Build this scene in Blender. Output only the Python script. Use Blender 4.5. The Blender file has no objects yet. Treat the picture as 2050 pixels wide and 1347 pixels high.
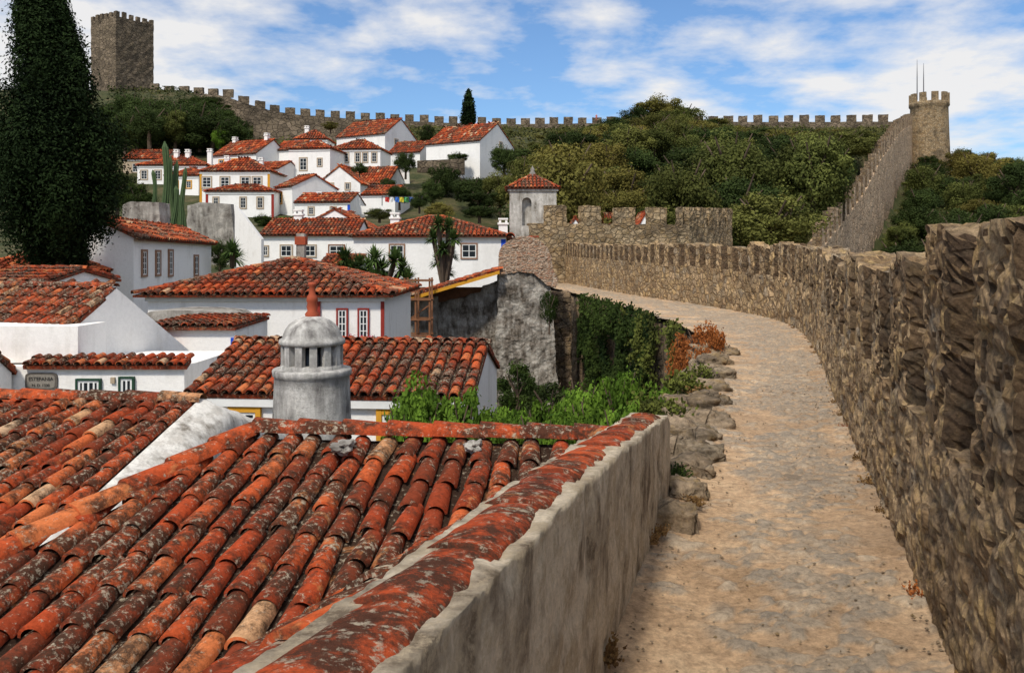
import bpy, bmesh, math, random, bisect
from mathutils import Vector, noise, Matrix
R=random.Random(11)
F=1700.0
# survey helpers: every thing is placed from (bearing, elevation, true distance) readings
def X(b,y): return (b-1025.0)*y/F
def Z(e,y): return (520.0-e)*y/F
def V3(b,e,y): return Vector((X(b,y),y,Z(e,y)))
UP=Vector((0,0,1))
scn=bpy.context.scene
COL=scn.collection
def interp(t,pts):
    if t<=pts[0][0]: return pts[0][1]
    for (a,b),(c,d) in zip(pts,pts[1:]):
        if t<=c: return b+(d-b)*(t-a)/(c-a)
    return pts[-1][1]
def sm(t): t=max(0,min(1,t)); return t*t*(3-2*t)

# ---------------- materials ----------------
class NT:
    def __init__(s,name):
        s.m=bpy.data.materials.new(name); s.m.use_nodes=True
        s.t=s.m.node_tree; s.n=s.t.nodes; s.l=s.t.links
        s.b=s.n['Principled BSDF']; s.b.inputs['Roughness'].default_value=.85
        s.b.inputs['Specular IOR Level'].default_value=.15
        s.pos=s.n.new('ShaderNodeNewGeometry').outputs['Position']
    def setin(s,sock,v):
        if hasattr(v,'is_output'): s.l.new(v,sock)
        else: sock.default_value=v
    def mapv(s,vec,sc):
        n=s.n.new('ShaderNodeMapping'); n.inputs['Scale'].default_value=sc; s.l.new(vec,n.inputs['Vector']); return n.outputs[0]
    def noise(s,vec,sc,det=5,ro=.6,dist=0):
        n=s.n.new('ShaderNodeTexNoise'); n.inputs['Scale'].default_value=sc; n.inputs['Detail'].default_value=det
        n.inputs['Roughness'].default_value=ro; n.inputs['Distortion'].default_value=dist
        s.l.new(vec,n.inputs['Vector']); return n.outputs['Fac']
    def warp(s,vec,sc,amt):
        n=s.n.new('ShaderNodeTexNoise'); n.inputs['Scale'].default_value=sc; n.inputs['Detail'].default_value=3
        s.l.new(vec,n.inputs['Vector'])
        m=s.n.new('ShaderNodeVectorMath'); m.operation='SCALE'; s.l.new(n.outputs['Color'],m.inputs[0]); m.inputs['Scale'].default_value=amt
        a=s.n.new('ShaderNodeVectorMath'); a.operation='ADD'; s.l.new(vec,a.inputs[0]); s.l.new(m.outputs[0],a.inputs[1]); return a.outputs[0]
    def vor(s,vec,sc,feat='F1',rnd=1.0):
        n=s.n.new('ShaderNodeTexVoronoi'); n.feature=feat; n.inputs['Scale'].default_value=sc; n.inputs['Randomness'].default_value=rnd; s.l.new(vec,n.inputs['Vector']); return n
    def ramp(s,f,stops):
        n=s.n.new('ShaderNodeValToRGB'); e=n.color_ramp.elements
        while len(e)<len(stops): e.new(.5)
        for i,(p,c) in enumerate(stops):
            e[i].position=p
            if not isinstance(c,(tuple,list)): c=(c,c,c)
            e[i].color=(c[0],c[1],c[2],1)
        s.l.new(f,n.inputs[0]); return n.outputs[0]
    def mix(s,f,a,b,mode='MIX'):
        n=s.n.new('ShaderNodeMix'); n.data_type='RGBA'; n.blend_type=mode
        for sock,v in ((n.inputs[0],f),(n.inputs[6],a),(n.inputs[7],b)):
            if isinstance(v,(tuple,list)): v=(v[0],v[1],v[2],1)
            s.setin(sock,v)
        return n.outputs[2]
    def math(s,op,a,b=0):
        n=s.n.new('ShaderNodeMath'); n.operation=op; s.setin(n.inputs[0],a); s.setin(n.inputs[1],b); return n.outputs[0]
    def attr(s,nm):
        n=s.n.new('ShaderNodeAttribute'); n.attribute_name=nm; return n.outputs['Fac']
    def bump(s,h,st,dist):
        n=s.n.new('ShaderNodeBump'); n.inputs['Strength'].default_value=st; n.inputs['Distance'].default_value=dist
        s.l.new(h,n.inputs['Height']); s.l.new(n.outputs[0],s.b.inputs['Normal'])
    def col(s,c): s.setin(s.b.inputs['Base Color'],c if hasattr(c,'is_output') else (c[0],c[1],c[2],1))

def plaster(name,base,stain,lo=.5,hi=.75,sc=1.0,bd=.01,stain2=None,vs=.45,fine=.3):
    m=NT(name)
    n1=m.noise(m.pos,.9*sc,6,.65); st=m.noise(m.mapv(m.pos,(2.5*sc,2.5*sc,vs*sc)),1.4,5,.6)
    f=m.math('ADD',m.math('MULTIPLY',n1,.5),m.math('MULTIPLY',st,.5))
    c=m.mix(m.ramp(f,[(lo,0),(hi,1)]),base,stain)
    if stain2:
        c=m.mix(m.ramp(m.noise(m.pos,2.7*sc,9,.8),[(.49,0),(.59,1)]),c,stain2)
    fn=m.noise(m.pos,14*sc,8,.8)
    c=m.mix(fine,c,m.ramp(fn,[(.35,.4),(.62,1.08)]),'MULTIPLY')
    m.col(c); m.bump(m.math('ADD',m.math('MULTIPLY',fn,1.5),m.math('MULTIPLY',n1,2)),.7,bd); return m.m
def stone(name,cols,mortar,sc=4.0,bd=.03,zs=1.5,mw=.06,lich=(.3,.2,.08),dark=(.05,.04,.03),da=.75,ys=1.0,rnd=.85,warp=.25,mf=.7):
    m=NT(name)
    v=m.mapv(m.warp(m.pos,sc*.9,warp/sc),(1,ys,zs))
    vo=m.vor(v,sc,'F1',rnd); ed=m.vor(v,sc,'DISTANCE_TO_EDGE',rnd)
    sep=m.n.new('ShaderNodeSeparateColor'); m.l.new(vo.outputs['Color'],sep.inputs[0])
    k=len(cols); c=m.ramp(sep.outputs[0],[(i/(k-1)*.9+.05,cc) for i,cc in enumerate(cols)])
    n1=m.noise(m.pos,sc*.3,6,.7); n2=m.noise(m.pos,sc*5,8,.78); n3=m.noise(m.pos,sc*1.3,8,.78)
    c=m.mix(m.ramp(n3,[(.5,0),(.62,.7)]),c,lich)
    c=m.mix(m.ramp(n1,[(.48,0),(.66,da)]),c,dark)
    em=m.ramp(ed.outputs['Distance'],[(0,1),(mw*.7,.8),(mw,0)])
    c=m.mix(m.math('MULTIPLY',em,mf),c,mortar)
    c=m.mix(.8,c,m.ramp(n2,[(.36,.3),(.6,1.3)]),'MULTIPLY')
    m.col(c)
    h=m.math('ADD',m.ramp(ed.outputs['Distance'],[(0,0),(mw*.6,.1),(mw*1.6,1)]),m.math('ADD',m.math('MULTIPLY',n2,1.3),m.math('MULTIPLY',sep.outputs[1],.8)))
    m.bump(h,1.0,bd); m.b.inputs['Roughness'].default_value=.95; return m.m
def tilemat(name,sc=1.0,lich=.5,bright=1.0,pale=.85):
    m=NT(name); t=m.attr('tint'); b=bright
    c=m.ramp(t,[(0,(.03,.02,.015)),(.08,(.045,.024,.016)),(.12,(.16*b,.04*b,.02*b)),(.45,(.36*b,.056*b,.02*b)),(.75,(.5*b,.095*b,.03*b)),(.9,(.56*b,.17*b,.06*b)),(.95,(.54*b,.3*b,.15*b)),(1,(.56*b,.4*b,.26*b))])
    n1=m.noise(m.pos,1.3*sc,8,.75); n2=m.noise(m.pos,8*sc,9,.8); n3=m.noise(m.pos,30*sc,6,.75)
    dk=m.math('ADD',m.math('MULTIPLY',n1,.5),m.math('MULTIPLY',n2,.5))
    c=m.mix(m.ramp(dk,[(.515-.08*lich,0),(.575-.05*lich,.92*min(1,lich*2))]),c,(.05,.029,.019))
    c=m.mix(m.ramp(m.noise(m.pos,3.1*sc,8,.75,.5),[(.58,0),(.65,.65)]),c,(.5*b,.2*b,.075*b))
    c=m.mix(m.ramp(m.math('ADD',m.math('MULTIPLY',n3,.7),m.math('MULTIPLY',n1,.3)),[(.54,0),(.595,pale*min(1,lich*1.4))]),c,(.4,.34,.25))
    c=m.mix(.5,c,m.ramp(m.noise(m.pos,45*sc,5,.75),[(.35,.45),(.65,1.3)]),'MULTIPLY')
    m.col(c); m.bump(m.math('ADD',n3,m.math('MULTIPLY',n2,1.2)),.8,.013/sc); m.b.inputs['Roughness'].default_value=.92; m.b.inputs['Specular IOR Level'].default_value=.05; return m.m
def foliage(name,dark,light,tr=.2,third=None,rv=(.5,1.3)):
    m=NT(name); t=m.attr('tint')
    c=m.ramp(t,[(0,dark),(.9,light)])
    oi=m.n.new('ShaderNodeObjectInfo')
    if third: c=m.mix(m.ramp(oi.outputs['Random'],[(.4,0),(1,.65)]),c,third)
    rr=m.math('FRACT',m.math('MULTIPLY',oi.outputs['Random'],7.31))
    c=m.mix(.8,c,m.ramp(rr,[(0,rv[0]),(1,rv[1])]),'MULTIPLY')
    m.col(c); m.b.inputs['Roughness'].default_value=.8; m.b.inputs['Specular IOR Level'].default_value=.06
    tb=m.n.new('ShaderNodeBsdfTranslucent'); m.l.new(c,tb.inputs[0])
    mx=m.n.new('ShaderNodeMixShader'); mx.inputs[0].default_value=tr
    m.l.new(m.b.outputs[0],mx.inputs[1]); m.l.new(tb.outputs[0],mx.inputs[2])
    m.l.new(mx.outputs[0],m.n['Material Output'].inputs[0]); return m.m
def plain(name,c,ro=.7,var=.3,sc=6):
    m=NT(name); n=m.noise(m.pos,sc,5,.6)
    m.col(m.mix(var,c,m.ramp(n,[(.3,.4),(.7,1.2)]),'MULTIPLY')); m.b.inputs['Roughness'].default_value=ro; return m.m

MT={}
MT['white']=plaster('white_limewash',(.87,.845,.8),(.6,.57,.51),.52,.76,fine=.15)
MT['whitefar']=plaster('white_limewash_hillside',(.88,.86,.82),(.66,.64,.6),.5,.75,.35,fine=.15)
MT['gray']=plaster('weathered_grey_plaster',(.44,.41,.36),(.11,.095,.08),.42,.6,1.2,.02,(.28,.26,.23))
MT['chim']=plaster('chimney_render',(.6,.58,.54),(.16,.15,.14),.42,.6,2.4,.014,(.36,.35,.32))
MT['low']=plaster('parapet_render',(.68,.57,.42),(.2,.15,.1),.47,.6,2.2,.03,(.5,.4,.27),1.4,.5)
MT['ruin']=plaster('ruined_render',(.48,.44,.38),(.1,.08,.06),.42,.57,1.5,.06,(.26,.22,.18),.6,.5)
WC=[(.28,.18,.095),(.46,.305,.165),(.6,.42,.24),(.33,.235,.145),(.54,.36,.175),(.4,.315,.22)]
MT['wall']=stone('rubble_masonry',WC,(.3,.21,.13),5.0,.04,1.35,.08,lich=(.6,.41,.18),dark=(.14,.095,.055),da=.55,ys=.85,rnd=.8,warp=.2)
MT['wallcurve']=stone('rubble_masonry_curve',WC,(.24,.17,.1),3.0,.06,1.5,.09,lich=(.58,.4,.18),dark=(.12,.082,.05),da=.55,rnd=.8,warp=.2)
MT['wallshade']=stone('slot_shade_masonry',[(.1,.065,.04),(.17,.11,.062),(.13,.095,.06)],(.1,.07,.045),5.0,.03,1.3,lich=(.22,.145,.07),dark=(.05,.036,.025),ys=1)  # dark stone tones paint shade into the slots between merlons
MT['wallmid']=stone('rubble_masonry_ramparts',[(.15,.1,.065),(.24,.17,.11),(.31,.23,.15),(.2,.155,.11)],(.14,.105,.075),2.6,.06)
MT['bast']=stone('bastion_masonry',[(.32,.22,.12),(.42,.3,.17),(.48,.36,.22),(.35,.27,.17)],(.16,.12,.08),2.2,.06,mw=.08)
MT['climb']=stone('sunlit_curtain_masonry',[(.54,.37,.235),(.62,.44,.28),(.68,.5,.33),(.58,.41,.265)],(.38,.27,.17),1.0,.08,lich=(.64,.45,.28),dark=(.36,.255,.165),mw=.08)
MT['far']=stone('ridge_masonry',[(.13,.1,.07),(.2,.155,.105),(.26,.2,.14)],(.08,.062,.045),.9,.1,lich=(.2,.155,.095),dark=(.065,.052,.037))
MT['rock']=stone('limestone_rock',[(.27,.2,.13),(.36,.27,.18),(.32,.25,.17)],(.2,.15,.1),3,.03,zs=1,mw=.02,da=.7)
MT['brick']=stone('thin_brick',[(.38,.19,.115),(.44,.27,.17),(.4,.29,.21)],(.5,.42,.33),4,.03,zs=3.2,mw=.12,lich=(.42,.3,.21),dark=(.2,.12,.075),da=.4)
MT['tile']=tilemat('clay_tile_near',1.0,.74,1.0,.85)
MT['cap']=tilemat('clay_tile_capping',1.0,.66,1.0,.8)
MT['tilem']=tilemat('clay_tile_middle',.8,.64,1.0)
MT['tilef']=tilemat('clay_tile_hillside',.3,.48,1.02)
MT['glass']=plain('dark_glass',(.02,.025,.03),.12,.1); 
MT['wood']=plain('white_painted_wood',(.75,.75,.72),.5,.15)
MT['green']=plain('green_painted_wood',(.02,.06,.035),.5,.15)
MT['brownwood']=plain('reddish_brown_frame',(.3,.17,.11),.6,.3)
MT['trimstone']=plain('stone_trim',(.42,.33,.23),.9)
MT['yellow']=plain('ochre_paint',(.62,.3,.03),.8,.25)
MT['red']=plain('oxblood_paint',(.28,.035,.025),.8,.25)
MT['blue']=plain('cobalt_paint',(.02,.08,.5),.8,.25)
MT['terracotta']=plain('terracotta',(.34,.075,.035),.8,.4)
MT['darkwood']=plain('weathered_timber',(.22,.1,.05),.85,.5)
MT['bark']=plain('bark',(.12,.085,.06),.95,.5)
MT['metal']=plain('grey_metal',(.12,.12,.13),.5,.2)
MT['cactus']=plain('cactus_skin',(.07,.11,.045),.7,.4)
MT['hill']=foliage('evergreen_oak',(.028,.038,.01),(.15,.165,.042),.2,(.21,.155,.037))
MT['hilldark']=foliage('dark_laurel',(.014,.025,.008),(.065,.092,.024),.2)
MT['cyp']=foliage('cypress_green',(.004,.009,.003),(.02,.036,.01),.05,None,(.9,1.1))
MT['bright']=foliage('fresh_green',(.03,.07,.01),(.18,.3,.035),.3,None,(.55,1.25))
MT['ivy']=foliage('ivy_green',(.008,.017,.005),(.05,.075,.015),.15,None,(.85,1.15))
MT['ivyb']=foliage('ivy_light',(.025,.03,.008),(.12,.135,.028),.15,None,(.85,1.15))
MT['redleaf']=foliage('rusty_leaf',(.12,.035,.012),(.38,.13,.035),.2,None,(.85,1.15))
MT['dry']=foliage('dry_grass',(.12,.06,.025),(.3,.18,.07),.2)
MT['under']=foliage('hillside_scrub',(.015,.023,.007),(.11,.105,.032),.1,None,(1,1))
MT['yucca']=foliage('yucca_leaf',(.02,.04,.012),(.1,.155,.04),.15)
MT['pink']=foliage('pink_flower',(.3,.02,.08),(.6,.05,.2),.2)

# ---------------- mesh helpers ----------------
def mk(name,v,f,mat,parent=None,base=None,tint=None,smooth=False,link=True):
    b=base if base is not None else Vector((0,0,0))
    me=bpy.data.meshes.new(name); me.from_pydata([(p[0]-b[0],p[1]-b[1],p[2]-b[2]) for p in v],[],f)
    if mat: me.materials.append(mat)
    if tint is not None:
        a=me.attributes.new('tint','FLOAT','FACE'); a.data.foreach_set('value',tint)
    if smooth: me.polygons.foreach_set('use_smooth',[True]*len(me.polygons))
    me.update()
    if not link: return me
    o=bpy.data.objects.new(name,me); COL.objects.link(o)
    if parent: o.parent=parent
    else: o.location=b
    return o
def root(name,label,cat,loc,group=None):
    o=bpy.data.objects.new(name,None); o.location=loc; COL.objects.link(o); o.empty_display_size=.3
    o['label']=label; o['category']=cat
    if group: o['group']=group
    return o
def tag(o,label,cat,group=None):
    o['label']=label; o['category']=cat
    if group: o['group']=group
    return o
class Acc:
    def __init__(s): s.v=[];s.f=[];s.t=[]
    def box(s,c,a,b,d,t=.5):
        n=len(s.v); c=Vector(c);a=Vector(a);b=Vector(b);d=Vector(d)
        for i in (-1,1):
            for j in (-1,1):
                for k in (-1,1): s.v.append(c+a*i+b*j+d*k)
        for q in ((0,1,3,2),(4,6,7,5),(0,4,5,1),(2,3,7,6),(0,2,6,4),(1,5,7,3)):
            s.f.append(tuple(n+x for x in q)); s.t.append(t)
    def mesh(s,name,mat,parent=None,base=None,smooth=False,tint=True):
        return mk(name,s.v,s.f,mat,parent,base,s.t if tint else None,smooth)
def inpoly(u,v,P):
    c=False; j=len(P)-1
    for i in range(len(P)):
        if (P[i][1]>v)!=(P[j][1]>v) and u<(P[j][0]-P[i][0])*(v-P[i][1])/(P[j][1]-P[i][1])+P[i][0]: c=not c
        j=i
    return c
def onetile(acc,O,U,V,N,r,L,seg,lift,t,lip=True,flat=.85):
    n=len(acc.v)
    for (vv,rr,h) in ((0,r,lift),(L,r*.84,0)):
        for k in range(seg+1):
            a=math.pi*k/seg
            acc.v.append(O+V*vv+U*(rr*math.cos(a))+N*(rr*flat*math.sin(a)+h))
    m=seg+1
    for k in range(seg): acc.f.append((n+k,n+k+1,n+m+k+1,n+m+k)); acc.t.append(t)
    if lip:
        q=len(acc.v)
        for k in range(seg+1):
            a=math.pi*k/seg
            acc.v.append(O+U*(r*.8*math.cos(a))+N*(r*.8*flat*math.sin(a)+lift-.004))
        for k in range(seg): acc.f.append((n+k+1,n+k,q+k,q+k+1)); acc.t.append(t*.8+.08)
        q2=len(acc.v)
        for k in range(seg+1):
            a=math.pi*k/seg
            acc.v.append(O+V*(L*.5)+U*(r*.75*math.cos(a))+N*(r*.7*flat*math.sin(a)))
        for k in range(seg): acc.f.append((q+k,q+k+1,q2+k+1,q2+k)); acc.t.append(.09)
def rtint(rnd):
    x=rnd.random()
    if x<.05: return .92+.08*rnd.random()
    if x<.38: return .12+.25*rnd.random()
    return .36+.54*rnd.random()
def tile_plane(acc,pts,pitch,expo,seg=5,lip=True,jit=1.0,upv=None,thick=.07,r=None,liftk=.17):
    pts=[Vector(p) for p in pts]; A,B=pts[0],pts[1]
    N=(B-A).cross(pts[2]-A).normalized()
    if N.z<0: N=-N
    if upv is not None:
        V=(Vector(upv)-N*Vector(upv).dot(N)).normalized(); U=V.cross(N)
    else:
        U=(B-A).normalized(); V=N.cross(U)
        if V.z<0: V=-V
    P=[((p-A).dot(U),(p-A).dot(V)) for p in pts]
    n=len(acc.v); k=len(pts)
    acc.v+=[p for p in pts]+[p-N*thick for p in pts]
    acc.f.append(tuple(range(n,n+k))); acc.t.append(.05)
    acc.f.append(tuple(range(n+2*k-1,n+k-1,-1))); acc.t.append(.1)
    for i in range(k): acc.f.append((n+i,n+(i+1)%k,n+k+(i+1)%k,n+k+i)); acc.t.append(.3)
    u0=min(p[0] for p in P);u1=max(p[0] for p in P);v0=min(p[1] for p in P);v1=max(p[1] for p in P)
    nc=max(1,round((u1-u0)/pitch)); pu=(u1-u0)/nc
    rr=r or pu*.41
    for c in range(nc):
        u=u0+pu*(c+.5); cj=R.uniform(-.3,.3)*expo*jit
        v=v0-.04; first=True
        while v<v1:
            if inpoly(u,v+expo*.5,P) and (inpoly(u,v+expo*.95,P) or inpoly(u,v+expo*.1,P)):
                j=jit*pu*.06
                a=R.uniform(-.035,.035)*jit
                V2=(V+U*a).normalized()
                onetile(acc,A+U*(u+R.uniform(-j,j))+V*v+N*R.uniform(0,j*.5),U,V2,N,rr*R.uniform(.94,1.05),expo*1.2,seg,pu*liftk,rtint(R),lip,.95)
            v+=expo if not first else expo+cj*.35
            first=False
def caps(acc,A,B,r,expo=.38,seg=6,t=None,lip=True,lift=None):
    A=Vector(A);B=Vector(B); d=(B-A); L=d.length; d.normalize()
    U=d.cross(UP).normalized(); N=U.cross(d).normalized()
    n=max(1,round(L/expo)); e=L/n
    for i in range(n):
        onetile(acc,A+d*(e*i)-N*r*.15+U*R.uniform(-.01,.01),U,d,N,r,e*1.15,seg,lift if lift is not None else r*.15,rtint(R) if t is None else t,lip,.8)
def lathe(name,prof,c,mat,parent,base,seg=40,smooth=True,wob=0):
    v=[];f=[]
    for i,(r,z) in enumerate(prof):
        for k in range(seg):
            a=2*math.pi*k/seg; w=1+wob*noise.noise(Vector((math.cos(a)*2,math.sin(a)*2,z*3)))
            v.append(Vector((c[0]+r*w*math.cos(a),c[1]+r*w*math.sin(a),z)))
    for i in range(len(prof)-1):
        for k in range(seg):
            k2=(k+1)%seg; f.append((i*seg+k,i*seg+k2,(i+1)*seg+k2,(i+1)*seg+k))
    f.append(tuple(range((len(prof)-1)*seg,len(prof)*seg)))
    return mk(name,v,f,mat,parent,base,None,smooth)

# ---------------- windows and houses ----------------
def window(rt,base,c,right,out,w,h,trim,bars=(1,2),t=.09):
    a=Acc(); a.box(c+out*.012,right*(w/2),out*.012,UP*(h/2)); win=a.mesh('window',MT['glass'],rt,base,tint=False)
    g=Acc(); p=.05
    for s in (-1,1):
        g.box(c+right*s*(w/2+t/2)+out*p/2,right*(t/2),out*(p/2+.01),UP*(h/2+t))
        g.box(c+UP*s*(h/2+t/2)+out*p/2,right*(w/2-.002),out*(p/2+.007),UP*(t/2))
    g.mesh('frame',MT[trim],win,base,tint=False)
    s_=Acc(); bw=max(.02,w*.035)
    for i in (-1,1):
        s_.box(c+right*i*(w/2-bw)+out*.028,right*bw,out*.008,UP*(h/2-.003))
        s_.box(c+UP*i*(h/2-bw)+out*.029,right*(w/2-2*bw),out*.008,UP*bw)
    for i in range(bars[0]): s_.box(c+right*(w*((i+1)/(bars[0]+1)-.5))+out*.03,right*bw*.7,out*.009,UP*(h/2-2*bw))
    for i in range(bars[1]): s_.box(c+UP*(h*((i+1)/(bars[1]+1)-.5))+out*.031,right*(w/2-2*bw),out*.009,UP*bw*.6)
    s_.mesh('sash',MT['wood'],win,base,tint=False)
def house(label,pl,pr,pe,prd,pb,y,d,yaw=0,roof='gx',wins=(),chims=(),wall=None,trim=None,over=.22,sink=3,cat='house',group=None,trimside='lr',tmat=None,wt=None,tw_=.14):
    yw=math.radians(yaw); ex=Vector((math.cos(yw),math.sin(yw),0)); ey=Vector((-math.sin(yw),math.cos(yw),0))
    w=(pr-pl)*y/F/math.cos(yw); cx=X((pl+pr)/2,y)
    ze=Z(pe,y); zr=Z(prd,y+(d/2 if roof!='gy' else 0)); zb=Z(pb,y)-sink
    far=y>75; mid=y>20
    wall=MT[wall] if wall else (MT['whitefar'] if y>40 else MT['white'])
    base=Vector((cx,y,zb)); rt=root('house',label,cat,base,group)
    def L(u,v,z): 
        p=Vector((cx,y,0))+ex*u+ey*v; p.z=z; return p
    W=w/2; o=over
    pitch=.36 if far else (.25 if mid else .19); expo=.75 if far else (.45 if mid else .3); seg=3 if far else (4 if mid else 6); lip=not far
    v=[L(-W,0,zb),L(W,0,zb),L(W,d,zb),L(-W,d,zb),L(-W,0,ze),L(W,0,ze),L(W,d,ze),L(-W,d,ze)]
    f=[(0,1,5,4),(2,3,7,6)]
    e=.03
    if roof=='gx':
        v+=[L(-W,d/2,zr-e),L(W,d/2,zr-e)]; f+=[(1,2,6,9,5),(3,0,4,8,7),(4,5,9,8),(6,7,8,9)]
    elif roof=='gy':
        v+=[L(0,0,zr-e),L(0,d,zr-e)]; f=[(0,1,5,8,4),(2,3,7,9,6),(1,2,6,5),(3,0,4,7),(5,6,9,8),(7,4,8,9)]
    elif roof=='shed':
        v[6].z=zr-e; v[7].z=zr-e; f+=[(1,2,6,5),(3,0,4,7),(4,5,6,7)]
    else: f+=[(1,2,6,5),(3,0,4,7),(4,5,6,7)]
    mk('wall',v,f,wall,rt,base)
    a=Acc(); k=.015
    if roof=='gx':
        s=(zr-ze)/(d/2); zo=ze-o*s+k
        tile_plane(a,[L(-W-o*.4,-o,zo),L(W+o*.4,-o,zo),L(W+o*.4,d/2,zr+k),L(-W-o*.4,d/2,zr+k)],pitch,expo,seg,lip)
        tile_plane(a,[L(W+o*.4,d+o,zo),L(-W-o*.4,d+o,zo),L(-W-o*.4,d/2,zr+k),L(W+o*.4,d/2,zr+k)],pitch,expo,seg,lip)
        caps(a,L(-W-o*.4,d/2,zr+.05),L(W+o*.4,d/2,zr+.05),pitch*.5,expo,seg+1,None,lip)
    elif roof=='gy':
        s=(zr-ze)/W; zo=ze-o*s+k
        tile_plane(a,[L(W+o,-o*.4,zo),L(W+o,d+o*.4,zo),L(0,d+o*.4,zr+k),L(0,-o*.4,zr+k)],pitch,expo,seg,lip)
        tile_plane(a,[L(-W-o,d+o*.4,zo),L(-W-o,-o*.4,zo),L(0,-o*.4,zr+k),L(0,d+o*.4,zr+k)],pitch,expo,seg,lip)
        caps(a,L(0,-o*.4,zr+.05),L(0,d+o*.4,zr+.05),pitch*.5,expo,seg+1,None,lip)
    elif roof=='shed':
        s=(zr-ze)/d
        tile_plane(a,[L(-W-o*.4,-o,ze-o*s+k),L(W+o*.4,-o,ze-o*s+k),L(W+o*.4,d,zr+k),L(-W-o*.4,d,zr+k)],pitch,expo,seg,lip)
    else:
        W2=W+o; D2=d/2+o; m=min(W2,D2); zo=ze-o*.1
        if W2>=D2: r1=L(-(W2-D2)-.01,d/2,zr); r2=L(W2-D2+.01,d/2,zr)
        else: r1=L(0,d/2-(D2-W2)-.01,zr); r2=L(0,d/2+(D2-W2)+.01,zr)
        c=[L(-W2,-o,zo),L(W2,-o,zo),L(W2,d+o,zo),L(-W2,d+o,zo)]
        if W2>=D2: pl_=[[c[0],c[1],r2,r1],[c[1],c[2],r2],[c[2],c[3],r1,r2],[c[3],c[0],r1]]; hp=[(c[0],r1),(c[3],r1),(c[1],r2),(c[2],r2)]
        else: pl_=[[c[0],c[1],r1],[c[1],c[2],r2,r1],[c[2],c[3],r2],[c[3],c[0],r1,r2]]; hp=[(c[0],r1),(c[1],r1),(c[2],r2),(c[3],r2)]
        for q in pl_: tile_plane(a,q,pitch,expo,seg,lip)
        for q in hp: caps(a,q[0]+UP*.04,q[1]+UP*.04,pitch*.5,expo,seg+1,None,lip)
        caps(a,r1+UP*.05,r2+UP*.05,pitch*.5,expo,seg+1,None,lip)
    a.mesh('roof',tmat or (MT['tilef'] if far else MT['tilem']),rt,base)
    if roof in('gx','hip') :
        g=Acc(); ch=.09 if y<70 else .14
        g.box(L(0,-.04,ze-ch-.03),ex*(W+.05),ey*.05,UP*ch); g.mesh('cornice',MT['wood'],rt,base,tint=False)
    for wn in wins:
        face,fr,drop,ww,hh=wn[:5]; tr=wn[5] if len(wn)>5 else 'trimstone'; bars=wn[6] if len(wn)>6 else (1,2)
        if face=='f': c=L(-W+fr*w,0,ze-drop-hh/2); rg,ou=ex,-ey
        elif face=='r': c=L(W,fr*d,ze-drop-hh/2); rg,ou=ey,ex
        else: c=L(-W,fr*d,ze-drop-hh/2); rg,ou=ey,-ex
        window(rt,base,c,rg,ou,ww,hh,tr,bars,t=wt or (.08 if y<60 else .13))
    for (fu,fv,h) in chims:
        g=Acc(); sz=.28 if y>40 else .2; zc=ze
        top=zr+h
        g.box(L(-W+fu*w,fv*d,(zc+top)/2),ex*sz,ey*sz,UP*((top-zc)/2))
        g.box(L(-W+fu*w,fv*d,top+.05),ex*(sz+.07),ey*(sz+.07),UP*.06)
        for sx in (-1,1):
            for sy in(-1,1): g.box(L(-W+fu*w,fv*d,top+.2)+ex*sx*sz*.7+ey*sy*sz*.7,ex*.07,ey*.07,UP*.1)
        g.box(L(-W+fu*w,fv*d,top+.35),ex*(sz+.03),ey*(sz+.03),UP*.05)
        g.mesh('chimney',wall,rt,base,tint=False)
    if trim:
        for s,nm in ((-1,'l'),(1,'r')):
            if nm not in trimside: continue
            g=Acc(); g.box(L(s*(W-tw_+.02),-.0,(zb+ze)/2-.1),ex*tw_,ey*.025,UP*((ze-zb)/2-.12)); g.mesh('corner_trim',MT[trim],rt,base,tint=False)
    return rt,L,base

# ---------------- walls ----------------
def chaikin(p,n=2):
    p=[Vector(q) for q in p]
    for _ in range(n):
        q=[p[0]]
        for a,b in zip(p,p[1:]): q+=[a*.75+b*.25,a*.25+b*.75]
        q.append(p[-1]); p=q
    return p
class Path:
    def __init__(s,pts,sm_=2):
        s.p=chaikin(pts,sm_) if sm_ else [Vector(q) for q in pts]
        s.c=[0]
        for a,b in zip(s.p,s.p[1:]): s.c.append(s.c[-1]+(b-a).length)
        s.L=s.c[-1]
    def at(s,t):
        t=max(0,min(s.L-1e-6,t)); 
        i=min(len(s.p)-2,max(0,bisect.bisect_right(s.c,t)-1))
        d=(s.p[i+1]-s.p[i]); k=(t-s.c[i])/(s.c[i+1]-s.c[i]); d2=d.normalized()
        return s.p[i]+d*k,d2
def sdisp(p,sc,amp,ys=1.0):
    # coursed rubble: flat-faced stones of differing projection with narrow joints
    w=noise.noise_vector(p*sc*.6)*.2
    q=Vector((p.x*sc,p.y*sc*ys,p.z*sc*1.35))+w
    d,pt=noise.voronoi(q)
    e=min((d[1]-d[0])*6,1.0)
    c=noise.noise(pt[0]*5.1)
    return amp*(e-.7+1.1*c+.35*noise.noise(p*sc*3.5)+.45*noise.noise(p*sc*9))
def ldisp(p,sc,amp): return sdisp(p,sc,amp,.85)
def pdisp(p,sc,amp):
    return amp*(noise.noise(p*sc*.5)+.6*noise.noise(p*sc*1.7)+.35*noise.noise(p*sc*5))
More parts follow.
